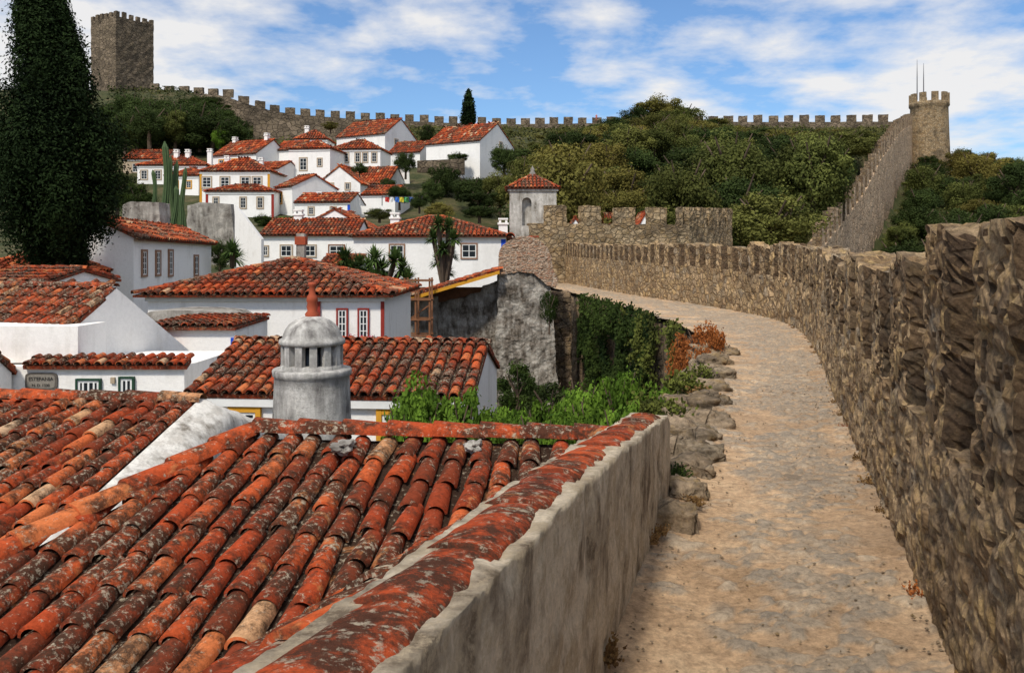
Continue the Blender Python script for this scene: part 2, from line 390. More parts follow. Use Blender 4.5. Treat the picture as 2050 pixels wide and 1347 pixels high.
def wall_mesh(path,s0,s1,ds,th,zb,zt,nz,nt,amp=0,sc=4,df=None,ins=None):
    ns=max(1,round((s1-s0)/ds)); bm=bmesh.new(); rings=[];caps_=[]
    for i in range(ns+1):
        s=s0+(s1-s0)*i/ns; p,d=path.at(s); nr=Vector((d.y,-d.x))*th; b=zb(s);t=zt(s)
        if ins:
            k_=ins(s); p=p+nr.normalized()*k_; nr=nr*(1-k_/abs(th))
        pr=[]
        for k in range(nz+1): pr.append(Vector((p.x,p.y,b+(t-b)*k/nz)))
        for k in range(1,nt+1): pr.append(Vector((p.x+nr.x*k/nt,p.y+nr.y*k/nt,t)))
        for k in range(1,nz+1): pr.append(Vector((p.x+nr.x,p.y+nr.y,t+(b-t)*k/nz)))
        rings.append([bm.verts.new(q) for q in pr])
        if i in(0,ns):
            g=[[bm.verts.new((p.x+nr.x*j/nt,p.y+nr.y*j/nt,b+(t-b)*k/nz)) for k in range(nz+1)] for j in range(nt+1)]
            caps_.append(g)
    for a,b in zip(rings,rings[1:]):
        for k in range(len(a)-1): bm.faces.new((a[k],a[k+1],b[k+1],b[k]))
    for g in caps_:
        for j in range(nt):
            for k in range(nz): bm.faces.new((g[j][k],g[j][k+1],g[j+1][k+1],g[j+1][k]))
    bmesh.ops.remove_doubles(bm,verts=bm.verts,dist=1e-4)
    bmesh.ops.recalc_face_normals(bm,faces=bm.faces)
    if amp:
        bm.normal_update(); df=df or sdisp
        for v in bm.verts: 
            v.co+=v.normal*df(v.co,sc,amp)
    return bm
def bmobj(bm,name,mat,parent=None,base=None,smooth=False,mat2=None,m2dir=None):
    base=base if base is not None else Vector((0,0,0))
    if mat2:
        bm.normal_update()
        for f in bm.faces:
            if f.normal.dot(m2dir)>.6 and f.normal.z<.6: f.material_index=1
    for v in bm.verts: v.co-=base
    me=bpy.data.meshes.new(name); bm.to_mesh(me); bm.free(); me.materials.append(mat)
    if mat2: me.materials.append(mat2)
    if smooth: me.polygons.foreach_set('use_smooth',[True]*len(me.polygons))
    o=bpy.data.objects.new(name,me); COL.objects.link(o)
    if parent: o.parent=parent
    else: o.location=base
    return o
C=lambda v:(lambda s:v)

# ---------- terrain ----------
RP=[(0,-8),(45,-6.2),(60,-4),(70,-2),(81,.3),(97,4),(110,8),(125,14),(157,22.5),(186,28.5),(200,29.5),(215,29),(260,15),(400,-5),(3000,-60)]
LP=[(0,-5.2),(22,-5),(28,-3.4),(34,-2.4),(45,-1.6),(50,-1.1),(70,1.6),(95,5),(105,8),(115,11.5),(130,16),(160,22.5),(195,30),(215,30),(260,15),(400,-5),(3000,-60)]
def wline(y): return .55*y-14.8
def ground(x,y):
    k=sm((x+9)/9.0); z=interp(y,LP)*(1-k)+interp(y,RP)*k
    if y>60: z-=10*sm((x-wline(y)+3.5)/3.5)*sm((y-60)/20)*(1-sm((y-215)/40))
    z+=9*sm((-x-58)/18)*sm((y-150)/45)*(1-sm((y-225)/40))
    z+=.5*noise.noise(Vector((x*.08,y*.08,3)))*sm((y-20)/30)
    return z
xs=[-2500,-1200,-600,-300,-200]+[-150+2.5*i for i in range(121)]+[200,300,600,1200,2500]
ys=[-300,-100,-40,-10]+[3*i for i in range(0,88)]+[300,400,600,1000,2000,4000]
v=[(x,y,ground(x,y)) for y in ys for x in xs]; nx=len(xs)
f=[(j*nx+i,j*nx+i+1,(j+1)*nx+i+1,(j+1)*nx+i) for j in range(len(ys)-1) for i in range(nx-1)]
gm=NT('grassy_earth'); gn=gm.noise(gm.pos,.35,8,.7)
gm.col(gm.mix(.5,gm.ramp(gn,[(.35,(.025,.035,.01)),(.5,(.05,.055,.018)),(.65,(.11,.09,.045))]),gm.ramp(gm.noise(gm.pos,3,6,.7),[(.3,.4),(.7,1.2)]),'MULTIPLY')); gm.bump(gn,.8,.5)
g=mk('ground',v,f,gm.m,smooth=True); g['kind']='structure'

# ---------- walkway and near rampart ----------
RPT=[(-1.5,-6),(.1,-2),(.74,.1),(1.71,3.29),(2.45,5.67),(3.68,9.7),(5.4,15.1),(6.6,19.5),(7.0,23.5),(6.6,29.6),(5.7,35),(4.65,45),(3.6,58),(3.2,64)]
LPT=[(-2.5,-6),(-.56,0),(.377,3.29),(1.09,5.79),(1.4,6.35),(1.83,7.8),(2.7,10.5),(3.6,15.1),(4.1,18.8),(4.07,22.7),(3.8,28.6),(3.3,36),(2.5,45),(1.5,58),(1.2,64)]
PR=Path(RPT,3); PL=Path(LPT,2)
def yx(P): return [(p.y,p.x) for p in P.p]
RY=yx(PR); LY=yx(PL)
rows=[]; y=-5.0
while y<64:
    rows.append(y); y+= .3 if y<2 else (.02 if y<6.5 else (.035 if y<13 else (.08 if y<26 else .4)))
v=[];nc=68;mkv=[]
for y in rows:
    eo=.14*noise.noise(Vector((y*1.7,3,0)))+.06*noise.noise(Vector((y*6,9,0))) if y>6.2 else 0
    a=interp(y,LY)-.08+eo; b=interp(y,RY)+.1
    for i in range(nc+1):
        x=a+(b-a)*i/nc; p=Vector((x,y,0))
        n1=noise.noise(p*1.3); hh=0
        w=noise.noise_vector(p*4)*.45; d,pt=noise.voronoi(Vector((x*8,y*10,0))+w)
        e=min((d[1]-d[0])*5,1); cell=noise.noise(pt[0]*3.3)
        mid_=.62+.08*noise.noise(Vector((y*.4,0,0)))
        mk_=sm((.9*noise.noise(p*.9+Vector((5,0,0)))+.5*noise.noise(p*2.6)-.22+1.0*cell+1.0*(1-min(1,abs(i/nc-mid_)*2.8))+.35*sm((y-5)/4))*2.4)
        st_=mk_*sm(e*2.0)
        mkv.append((st_,cell))
        hh=.016*(e-.1)*mk_*(1+1.1*cell)+.016*n1+.006*noise.noise(p*4)+.005*noise.noise(p*9)+.004*noise.noise(p*22)
        hh+=.04*(abs(i/nc-.5)*2)**4
        v.append((x,y,-1.6+hh))
f=[(j*(nc+1)+i,j*(nc+1)+i+1,(j+1)*(nc+1)+i+1,(j+1)*(nc+1)+i) for j in range(len(rows)-1) for i in range(nc)]
pm=NT('worn_sandy_cobbles')
stn=pm.attr('cobble'); cel=pm.attr('shade')
st=pm.ramp(pm.math('ADD',pm.math('MULTIPLY',cel,.9),.5),[(.1,(.22,.175,.13)),(.4,(.37,.3,.22)),(.6,(.28,.24,.19)),(.95,(.45,.36,.26))])
sand=pm.ramp(pm.noise(pm.pos,1.4,10,.75),[(.36,(.36,.235,.135)),(.5,(.5,.335,.2)),(.62,(.6,.425,.265))])
c=pm.mix(pm.math('MULTIPLY',stn,.9),sand,st)
c=pm.mix(.85,c,pm.ramp(pm.noise(pm.pos,24,12,.82),[(.37,.45),(.6,1.2)]),'MULTIPLY')
c=pm.mix(pm.ramp(pm.noise(pm.pos,.5,8,.75),[(.5,0),(.66,.4)]),c,(.22,.165,.115))
pm.col(c); pm.bump(pm.math('ADD',pm.math('MULTIPLY',stn,.5),pm.math('MULTIPLY',pm.noise(pm.pos,26,12,.85),1.6)),.9,.012); pm.b.inputs['Roughness'].default_value=.95
o=mk('path',v,f,pm.m,smooth=True); o['kind']='structure'
at=o.data.attributes.new('cobble','FLOAT','POINT'); at.data.foreach_set('value',[q[0] for q in mkv])
at=o.data.attributes.new('shade','FLOAT','POINT'); at.data.foreach_set('value',[q[1] for q in mkv])

def s_at_y(P,y): return interp(y,[(p.y,c) for p,c in zip(P.p,P.c)])
def y_at_s(P,s): return P.at(s)[0].y
top=[(0,.12),(2.4,.12),(3.2,.08),(4.2,.03),(6.5,-.06),(9,-.02),(12,.1),(18,.27),(20,.31),(30,.52),(45,.8),(58,1.1)]
sill=[(0,-.78),(3,-.76),(9,-.78),(14,-.68),(20,-.5),(30,-.25),(58,.25)]
tw=root('town_wall','rough rubble parapet wall with merlons beside the sandy walkway','wall',Vector((1.7,3.3,-9)))
tb=tw.location.copy()
sA=s_at_y(PR,1.2); segs=[(1.2,7.5,.024,.02,5.0),(7.5,14,.05,.026,5.0),(14,27,.1,.045,3.0),(27,63,.2,.06,3.0)]
for (ya,yb,ds,am,sc_) in segs:
    a=s_at_y(PR,ya);b=s_at_y(PR,yb)
    bm=wall_mesh(PR,a,b,ds,.42,C(-1.75),lambda s:interp(y_at_s(PR,s),sill)+.0,max(3,round(1.0/ds)),max(2,round(.42/ds)),am,sc_,ldisp)
    bmobj(bm,'parapet',MT['wall'] if ya<14 else MT['wallcurve'],tw,tb)
bm=wall_mesh(PR,0,sA,.3,.42,C(-1.75),C(-.78),4,2,.02,4); bmobj(bm,'parapet',MT['wall'],tw,tb)
s=sA+.1; sE=s_at_y(PR,60)
while s<sE:
    y=y_at_s(PR,s); ds=.024 if y<6 else (.045 if y<12 else (.08 if y<25 else .15)); am=.021 if y<8 else (.026 if y<14 else .04)
    w=R.uniform(.58,.85); tp=interp(y,top)+R.uniform(-.08,.07); z0=interp(y,sill)-.06
    lean=R.uniform(-.08,.08); s0=s
    chn=(.1+.05*R.random())
    fins=lambda q,s0=s0,w=w,chn=chn: chn*(1-sm((q-s0)/.1))+.03*sm((q-s0-w+.06)/.06)
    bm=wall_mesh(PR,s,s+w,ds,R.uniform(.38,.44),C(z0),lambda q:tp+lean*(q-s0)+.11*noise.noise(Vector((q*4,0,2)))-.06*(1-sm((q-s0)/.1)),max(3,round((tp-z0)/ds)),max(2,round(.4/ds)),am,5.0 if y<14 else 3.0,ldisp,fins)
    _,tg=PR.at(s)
    bmobj(bm,'merlon',MT['wall'] if y<14 else MT['wallcurve'],tw,tb,False,MT['wallshade'],Vector((-tg.x*.9-tg.y*.25,-tg.y*.9+tg.x*.25,0)).normalized())  # end faces toward the viewer take the painted slot shade
    s+=w+(R.uniform(.36,.5) if y<14 else R.uniform(.3,.38))
bm=wall_mesh(PR,0,PR.L,1.0,.46,C(-9),C(-1.72),8,1,.04,1.5)
bmobj(bm,'rampart_outer_face',MT['wallmid'],tw,tb)
bm=wall_mesh(PL,s_at_y(PL,6.0),PL.L,.15,1.2,C(-8),C(-1.76),40,3,.06,2.2)
bmobj(bm,'rampart_inner_face',MT['wallmid'],tw,tb,True)

# ---------- low rendered wall with tile capping ----------
LT=[(0,-.6),(1.34,-.66),(2.16,-.72),(2.9,-.755),(4,-.86),(5,-.965),(5.6,-1.03),(5.8,-1.1)]
PW=Path([(-.56+.285*y-.01,y) for y in (-1.5,0,1,2,3,4,5,5.78)],0)
lw=root('low_wall','low rendered parapet capped with red half-round tiles','wall',Vector((.3,3,-2))); lb=lw.location.copy()
def qdisp(p,sc,amp): return amp*(noise.noise(p*sc*.5)+.5*noise.noise(p*sc*1.7)+.35*noise.noise(p*sc*5)-.9*max(0,noise.noise(p*sc*.9+Vector((7,0,0)))-.2)*3)
bm=wall_mesh(PW,0,PW.L,.024,-.24,C(-2.2),lambda s:interp(y_at_s(PW,s),LT)+.014*noise.noise(Vector((s*4,0,0)))+.008*noise.noise(Vector((s*15,0,0))),58,8,.012,5.5,qdisp)
bmobj(bm,'wall_body',MT['low'],lw,lb,True)
a=Acc(); s=.6
while s<PW.L-.1:
    e=R.uniform(.38,.5); p,d=PW.at(s); p2,_=PW.at(min(PW.L,s+e))
    nr=Vector((-d.y,d.x))*.128
    A=Vector((p.x+nr.x,p.y+nr.y,interp(p.y,LT)-.016)); B=Vector((p2.x+nr.x,p2.y+nr.y,interp(p2.y,LT)-.016))
    D=(B-A).normalized(); U=D.cross(UP).normalized(); N=U.cross(D)
    n0=len(a.v); K=14; J=8; t=.25+.6*R.random(); r=.093*R.uniform(.97,1.04); du=R.uniform(-.006,.006); fl=R.uniform(.34,.4)
    for j in range(J+1):
        q=j/J; rr=r*(1.03-.09*q)
        for k in range(K+1):
            an=math.pi*k/K; P_=A+D*(q*e*1.06)+U*(rr*math.cos(an)+du)+N*(rr*fl*math.sin(an)+.009*(1-q))
            P_+=N*.006*noise.noise(P_*12)+U*.007*noise.noise(P_*9); a.v.append(P_)
    for j in range(J):
        for k in range(K):
            b=n0+j*(K+1)+k; a.f.append((b,b+1,b+K+2,b+K+1)); a.t.append(t)
    n1=len(a.v)
    for k in range(K+1):
        an=math.pi*k/K; a.v.append(A+U*(r*.85*math.cos(an)+du)+N*(r*.7*fl*math.sin(an)))
    for k in range(K): a.f.append((n0+k+1,n0+k,n1+k,n1+k+1)); a.t.append(.2)
    s+=e
a.mesh('tile_capping',MT['cap'],lw,lb,True)

# ---------- nearest roof ----------
nb=Vector((-1,4.5,-5.2))
nh=root('house','low house with lichen-stained red clay tile roof beside the walkway','house',nb)
dU=Vector((-.0955,-.995,0)).normalized(); slope=.25
P2=Vector((.70,5.43,-1.19)); P1=Vector((-1.71,5.66,-1.19))
def onroof(x,y):
    t=(Vector((x,y,0))-Vector((P1.x,P1.y,0))).dot(dU); return Vector((x,y,P1.z-slope*t))
H1=onroof(-3.9,2.3)
val=lambda k: Vector((P2.x-1.22*k,P2.y-1.31*k,0))
VB=onroof(val(2.4).x,val(2.4).y)
a=Acc()
tile_plane(a,[H1,VB,P2,P1],.158,.28,9,True,1.6,upv=-dU*1+UP*slope,thick=.05)
def lwl(y): return Vector((-.56+.285*y-.225,y,interp(y,LT)-.03))
WA=lwl(.9); P3=lwl(5.55)+Vector((-.02,0,-.09))
tile_plane(a,[VB+UP*.0,WA,P3],.19,.36,9,True,.8,upv=P3-(VB*.45+WA*.55),thick=.03,liftk=.1)
up=UP*.065
caps(a,P1+up,P2+up,.1,.3,9,.55,True,.012)
caps(a,H1+up,P1+up,.09,.32,9,None,True,.015)
dz=UP*.09
q=[H1+Vector((-1.3,1.0,-1.5)),H1-UP*.02,P1-UP*.02,P1+Vector((-1.3,1.0,-1.5))]
a.v+=q; n_=len(a.v)-4; a.f.append((n_,n_+1,n_+2,n_+3)); a.t.append(.3)
q=[P2+Vector((.05,1.5,-.8)),P1+Vector((-.3,1.5,-.8)),P1-UP*.02,P2-UP*.02]
a.v+=q; n_=len(a.v)-4; a.f.append((n_,n_+1,n_+2,n_+3)); a.t.append(.3)
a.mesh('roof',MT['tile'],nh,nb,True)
g=Acc(); g.v=[H1-UP*.12,VB-UP*.12,P2-UP*.12,P1-UP*.12]; g.v+=[Vector((p.x,p.y,-5.2)) for p in g.v]; g.f=[(0,1,5,4),(1,2,6,5),(2,3,7,6),(3,0,4,7),(0,1,2,3)]; g.t=[0]*5
g.mesh('wall',MT['white'],nh,nb)
for (bx,ey_,yy,rx) in ((690,893,5.3,.07),(950,893,5.33,.055)):
    bm=bmesh.new(); bmesh.ops.create_icosphere(bm,subdivisions=5,radius=1)
    c_=V3(bx,ey_,yy)
    for q in bm.verts:
        q.co=Vector((q.co.x*rx,q.co.y*rx*1.6,q.co.z*.035))*(1+.7*noise.noise(q.co*1.7)+.15*noise.noise(q.co*6)); q.co+=c_
    bmobj(bm,'mortar_patch',MT['gray'],nh,nb,True)

# ---------- neighbouring tile roof with white gable ----------
A0=Vector((-2.66,8,-1.36))
nb=Vector((-4.5,7.5,-5.2)); n2=root('house','low white house with mossy clay tile roof and bare plaster verge','house',nb)
dn=Vector((-.096,-1,-.26)); bk=Vector((.12,1,-.36))
FL=A0+dn*2.9; BL=A0+bk*1.5; left=Vector((-5.2,.5,0))
a=Acc(); vo_=Vector((.3,0,0))
tile_plane(a,[FL+left,FL-vo_,A0-vo_,A0+left],.17,.28,7,True,1.4,upv=-dn)
tile_plane(a,[BL-vo_,BL+left,A0+left-UP*.08,A0-vo_-UP*.08],.2,.3,5,True,1,upv=-bk)
caps(a,A0+left+UP*.05,A0-vo_+UP*.05,.1,.34,8,None,True,.012); a.mesh('roof',MT['tile'],n2,nb,True)
bm=bmesh.new(); prs=[]
for i in range(61):
    q=i/60; p=FL.lerp(A0,q/.62) if q<.62 else A0.lerp(BL,(q-.62)/.38)
    row=[]
    for j,(ox,oz) in enumerate(((-.33,-.3),(-.31,.02),(-.28,.05),(-.22,.035),(-.14,.0),(-.06,-.04),(.0,-.1),(.03,-.22),(.03,-.5),(.03,-.9),(.03,-1.6),(.03,-3.6))):
        w_=Vector((p.x+ox,p.y,p.z+oz)); w_+=Vector((1,0,1))*.02*noise.noise(w_*4)+Vector((1,0,1))*.008*noise.noise(w_*14); row.append(bm.verts.new(w_))
    prs.append(row)
for r0,r1 in zip(prs,prs[1:]):
    for j in range(11): bm.faces.new((r0[j],r0[j+1],r1[j+1],r1[j]))
bm.faces.new(prs[0]); bm.faces.new(prs[-1]); bmesh.ops.recalc_face_normals(bm,faces=bm.faces)
bmobj(bm,'gable_wall',plaster('verge_plaster',(.78,.75,.69),(.24,.21,.17),.48,.64,3.0,.02,(.6,.56,.5)),n2,nb,True)
g=Acc(); q=[FL+left*.95,FL,BL,BL+left*.95]; g.v=[Vector((p.x-.1,p.y,p.z-.25)) for p in q]+[Vector((p.x-.1,p.y,-5.2)) for p in q]; g.f=[(0,1,5,4),(1,2,6,5),(2,3,7,6),(3,0,4,7)]; g.t=[0]*4
g.mesh('wall',MT['white'],n2,nb)

# ---------- round chimney ----------
cc=(X(625,10),10.0); cb=Vector((cc[0],cc[1],-5)); ch=root('chimney_stack','stout round whitewashed chimney with slotted drum, dome and terracotta finial','chimney',cb)
z=lambda e:Z(e,10)
lathe('shaft',[(.47,-5),(.455,z(850)),(.44,z(775)),(.435,z(752)),(.455,z(750)),(.46,z(740)),(.45,z(737)),(.36,z(736))],cc,MT['chim'],ch,cb,48,True,.02)
lathe('drum_shade_core',[(.25,z(738)),(.25,z(684))],cc,MT['glass'],ch,cb,24)  # dark cylinder put in as the shade behind the drum slots
lathe('drum_base',[(.365,z(738)),(.36,z(729)),(.33,z(728)),(.2,z(728))],cc,MT['chim'],ch,cb,48)
g=Acc()
for k in range(13):
    an=2*math.pi*(k+.3)/13; d=Vector((math.cos(an),math.sin(an),0)); t=Vector((-d.y,d.x,0)); zc=(z(729)+z(684))/2
    g.box(Vector((cc[0],cc[1],zc))+d*.31,d*.045,t*.042,UP*((z(684)-z(729))/2+.01))
g.mesh('drum_posts',MT['chim'],ch,cb,tint=False)
lathe('dome',[(.34,z(690)),(.375,z(688)),(.385,z(684)),(.375,z(678)),(.345,z(675)),(.335,z(668)),(.31,z(657)),(.265,z(648)),(.2,z(640)),(.12,z(635)),(.08,z(633))],cc,MT['chim'],ch,cb,48,True,.03)
lathe('finial',[(.075,z(636)),(.085,z(628)),(.055,z(622)),(.065,z(614)),(.055,z(606)),(.068,z(602)),(.06,z(594)),(.038,z(588)),(.036,z(574)),(.05,z(571)),(.05,z(566)),(.03,z(565))],cc,MT['terracotta'],ch,cb,20)

# ---------- gabled house with plaque ----------
sb=Vector((-8,14.5,-5)); sh=root('house','white gabled house with clay tile roof and a street plaque','house',sb)
ey_=Vector((.34,.94,0)).normalized(); ex_=Vector((.94,-.34,0)).normalized(); Cn=Vector((-7.76,15,0))
def Q(u,v,zz): p=Cn+ex_*u+ey_*v; p.z=zz; return p
ze,za,zk=-1.13,-.54,-1.9
g=Acc(); A=[Q(0,0,-5),Q(0,0,ze),Q(0,1.0,za),Q(0,2.95,zk),Q(0,2.95,-5)]; Bp=[p-ex_*3.4 for p in A]
g.v=A+Bp; g.f=[(0,1,2,3,4),(9,8,7,6,5),(0,5,6,1),(1,6,7,2),(2,7,8,3),(3,8,9,4)]; g.t=[0]*6
g.mesh('wall',MT['white'],sh,sb)
a=Acc(); l=-3.5
s_=(za-ze); tile_plane(a,[Q(l,-.12,ze-.12*s_+.01),Q(.06,-.12,ze-.12*s_+.01),Q(-.02,1.0,za+.02),Q(l,1.0,za+.02)],.2,.3,6)
caps(a,Q(l,1.0,za+.05),Q(-.05,1.0,za+.05),.1,.36)
tile_plane(a,[Q(-.15,2.95,zk+.02),Q(l,2.95,zk+.02),Q(l,1.0,za-.05),Q(-.15,1.0,za-.05)],.2,.3,5)
yl=14.2; zl=Z(730,yl); x0=X(52,yl);x1=X(378,yl)
tile_plane(a,[(x0,yl-.1,zl),(x1,yl-.1,zl),(x1-.05,yl+.24,zl+.08),(x0,yl+.24,zl+.08)],.17,.24,7)
a.mesh('roof',MT['tilem'],sh,sb)
g=Acc(); xl=X(-80,yl); xr=X(369,yl)
g.box(((xl+xr)/2,yl+1.2,(-5+zl-.03)/2),((xr-xl)/2,0,0),(0,1.2,0),(0,0,(zl-.03+5)/2))
g.box(((X(-80,yl)+X(140,yl))/2,yl+.76,(zl+ze)/2),((X(140,yl)-X(-80,yl))/2,0,0),(0,.5,0),(0,0,(ze-zl)/2))
g.mesh('lower_wall',MT['white'],sh,sb)
for px in (179,255):
    w_=.36 if px==179 else .2; window(sh,sb,Vector((X(px,yl),yl,Z(780 if px==179 else 776,yl))),Vector((1,0,0)),Vector((0,-1,0)),w_,.32,'green',(3 if px==179 else 1,0),.03)
pb=Vector((X(84,yl),yl-.015,Z(763,yl)))
pq=Acc(); W_,H_=.27,.145
nn=24; o_=[]
for k in range(nn):
    an=2*math.pi*k/nn; cx_=math.copysign(abs(math.cos(an))**.35,math.cos(an)); cz_=math.copysign(abs(math.sin(an))**.35,math.sin(an)); o_.append((cx_*W_,cz_*H_))
pq.v=[Vector((pb.x+a_,pb.y-.012,pb.z+b_)) for a_,b_ in o_]+[Vector((pb.x+a_,pb.y+.014,pb.z+b_)) for a_,b_ in o_]
pq.f=[tuple(range(nn))[::-1]]+[(i,(i+1)%nn,nn+(i+1)%nn,nn+i) for i in range(nn)]; pq.t=[0]*len(pq.f)
plq=root('wall_sign','oval-cornered grey carved stone plaque reading ESTEFANIA on white wall','sign',pb)
pq.mesh('plate',plain('sign_stone',(.12,.105,.09),.8,.5,25),plq,pb,tint=False)
pq2=Acc(); pq2.v=[Vector((pb.x+a_*.86,pb.y-.016,pb.z+b_*.78)) for a_,b_ in o_]; pq2.f=[tuple(range(nn))[::-1]]; pq2.t=[0]
pq2.mesh('panel',plain('sign_face',(.25,.225,.19),.8,.4,30),plq,pb,tint=False)
mtxt=plain('carved_letters',(.05,.045,.04),.8,.2)
for txt,dz,sz in (('ESTEFANIA',.015,.085),('N. D. 1330',-.085,.065)):
    cu=bpy.data.curves.new('lettering','FONT'); cu.body=txt; cu.size=sz; cu.align_x='CENTER'; cu.extrude=.003
    to=bpy.data.objects.new('tmp',cu); COL.objects.link(to); bpy.context.view_layer.update()
    me=bpy.data.meshes.new_from_object(to); bpy.data.objects.remove(to)
    me.transform(Matrix.Rotation(math.radians(90),4,'X')); me.materials.clear(); me.materials.append(mtxt)
    lo=bpy.data.objects.new('lettering',me); COL.objects.link(lo); lo.parent=plq; lo.location=(0,-.021,dz)
house('small white house end with clay tile roof',-260,-70,758,697,800,12.9,1.2,0,'gx',over=.1)
bx_=Acc(); bx_.box(Vector((X(227,yl),yl-.02,Z(761,yl))),(.035,0,0),(0,.018,0),(0,0,.05))
tag(bx_.mesh('vent_plate',MT['trimstone'],None,Vector((X(227,yl),yl,Z(761,yl))),tint=False),'small square stone vent plate on white wall','vent')

# ---------- long roof behind chimney ----------
house('long low white house with ridged clay roof and ochre windows',372,945,786,688,850,12.5,3.5,-5,'gx',
      wins=[('f',.2,.3,.34,.3,'yellow'),('f',.715,.3,.22,.3,'yellow')],over=.12,sink=3,tmat=MT['tile'])
house('grey cement outbuilding with tile course and blue corner',300,470,655,642,690,18,2.4,0,'shed',wall='white',over=.12,trim='blue',trimside='r',tw_=.05)
gb=Vector((X(378,19.4),19.4,-4)); g=Acc()
pf=[(290,700),(285,632),(300,624),(340,621),(400,622),(450,626),(468,636),(472,700)]
g.v=[V3(a_,b_,20.6) for a_,b_ in pf]+[V3(a_,b_,20.6)+Vector((0,1.6,0)) for a_,b_ in pf]; n_=len(pf)
g.f=[tuple(range(n_))[::-1],tuple(range(n_,2*n_))]+[(i,(i+1)%n_,n_+(i+1)%n_,n_+i) for i in range(n_)]; g.t=[0]*len(g.f)
tag(g.mesh('old_wall',MT['gray'],None,gb),'rounded old grey cement tank behind a tiled wall','wall')
hr,HL,hb=house('white house with large hipped clay roof and red window frames',296,768,588,521,690,24,6.4,0,'hip',
      wins=[('f',.825,.45,.24,.8,'red',(1,3)),('f',.915,.45,.24,.8,'red',(1,3))],trim='red',trimside='r',over=.3,sink=2.5,wt=.045,tw_=.05)
g=Acc(); g.box(Vector((X(637,24),23.97,(Z(588,24)+Z(700,24))/2)),(.07,0,0),(0,.05,0),(0,0,(Z(588,24)-Z(700,24))/2)); g.box(Vector((X(700,24),23.95,Z(592,24)-.03)),(.95,0,0),(0,.03,0),(0,0,.035)); g.mesh('corner_trim',MT['red'],hr,hb,tint=False)
g=Acc(); g.box(V3(603,505,27.5),(.13,0,0),(0,.13,0),(0,0,.6)); g.mesh('chimney',MT['gray'],hr,hb,tint=False)
g=Acc(); g.box(V3(603,482,27.5),(.17,0,0),(0,.17,0),(0,0,.13)); g.mesh('chimney_cap',MT['terracotta'],hr,hb,tint=False)
house('white house with gabled clay roof and stone-framed windows',118,265,472,437,585,30,10,4.5,'gy',
   wins=[('r',.1,.55,.42,.85,'brownwood',(1,3)),('r',.25,.55,.42,.85,'brownwood',(1,3)),('r',.4,.5,.42,.95,'brownwood',(1,3)),('r',.75,.7,.5,.8,'brownwood',(1,2))],over=.25)
house('low house with bright orange clay roof by the cypress',-60,120,545,503,570,27,5,0,'hip',over=.2)
house('white outbuilding with weathered clay roof',-60,88,566,540,590,22,4,0,'gx',over=.2)
house('white courtyard annexe with pale plaster walls',-60,15,605,575,690,17.6,3,0,'gx',over=.15)
house('long white house with hipped clay roof and blue corner',708,1012,472,434,548,50,8,0,'hip',
   wins=[('f',.285,.55,.8,.85,'brownwood',(1,1)),('f',.76,.5,.85,.8,'brownwood',(1,1))],chims=[(.2,.6,-.1),(.98,.5,-.5)],trim='blue',trimside='r',over=.3)
house('white pedimented house with round-vented gable',604,735,455,419,475,61,7,0,'gy',over=.15)
house('long low white terrace with clay roof and dark windows',522,712,469,440,520,56,6,0,'gx',
   wins=[('f',.27,.75,.7,.7,'trimstone',(1,1)),('f',.52,.75,.7,.7,'trimstone',(1,1)),('f',.8,.75,.95,.7,'darkwood',(1,1)),('f',.05,.8,.3,.6,'trimstone',(1,1))],chims=[(.28,.5,.3)],over=.25)
house('low white outbuilding with red clay roof',640,715,530,512,560,44,4,0,'gx')
def ws(*fr,face='f',drop=.7,w=.75,h=1.1,t='trimstone'): return [(face,q,drop,w,h,t) for q in fr]
house('long white house with clay gable roof on the slope',850,962,285,254,345,115,9,-30,'gx',wins=ws(.6,face='r',drop=-.3,w=.6,h=.7))
house('white gabled house high on the slope',668,775,271,244,310,126,8,-28,'gx',wins=ws(.35,.65,face='r',drop=.6))
house('small white house with hipped clay roof and chimney',590,655,279,262,310,122,5,0,'hip',chims=[(.25,.5,.3)])
house('white hipped house with arched window',577,662,298,283,366,108,6,-8,'hip',wins=ws(.35,drop=1.2,w=.9,h=1.5)+ws(.75,drop=1.3,w=.5,h=.9))
house('white house with tiled porch and dark openings',660,762,299,281,350,113,6,-5,'hip',wins=ws(.15,.3,drop=.5,w=.9,h=1.2)+ws(.55,.7,.88,drop=.5,w=.6,h=1.2))
house('white house with clay gable roof and ochre band',418,520,309,284,345,117,7,-25,'gx',wins=ws(.2,.5,.8,t='yellow'),chims=[(.85,.5,.6),(.1,.5,.4)])
house('orange-roofed white house with chimneys',275,412,331,313,392,110,7,0,'hip',wins=ws(.1,.3,.5)+ws(.72,.9,t='wood'),chims=[(.45,.4,.4),(.62,.4,.4),(.95,.4,.5)])
house('white hipped house with ochre corners and sash windows',400,540,343,319,384,100,7,0,'hip',wins=ws(.1,.36,.65,.82,w=1.0,h=1.2),trim='yellow',chims=[(.75,.5,-.2),(.25,.5,0)])
house('white hipped house with oxblood corners',412,548,383,371,434,92,5,0,'hip',wins=ws(.55,.8,w=.55,h=1.1)+ws(.15,w=.5,h=1.0),trim='red')
house('white gabled house with clay roof turned to the lane',547,590,374,354,430,94,6,-42,'gx',wins=ws(.25,face='f',t='yellow'))
house('broad white gable front house',637,722,366,333,395,101,7,-6,'gy',wins=ws(.3,.7,w=.5,h=.7,drop=.1))
house('white house with bright clay slope roof',702,778,367,336,392,105,7,-12,'gx')
house('white cottage with clay roof and blue corner',588,702,404,388,442,88,5,-8,'gx',trim='blue',trimside='r',wins=ws(.3,.7,w=.5,h=.7,drop=.6),chims=[(.3,.5,-.2)])
house('white cottage with clay roof among bushes',722,792,389,373,414,94,5,-12,'gx')
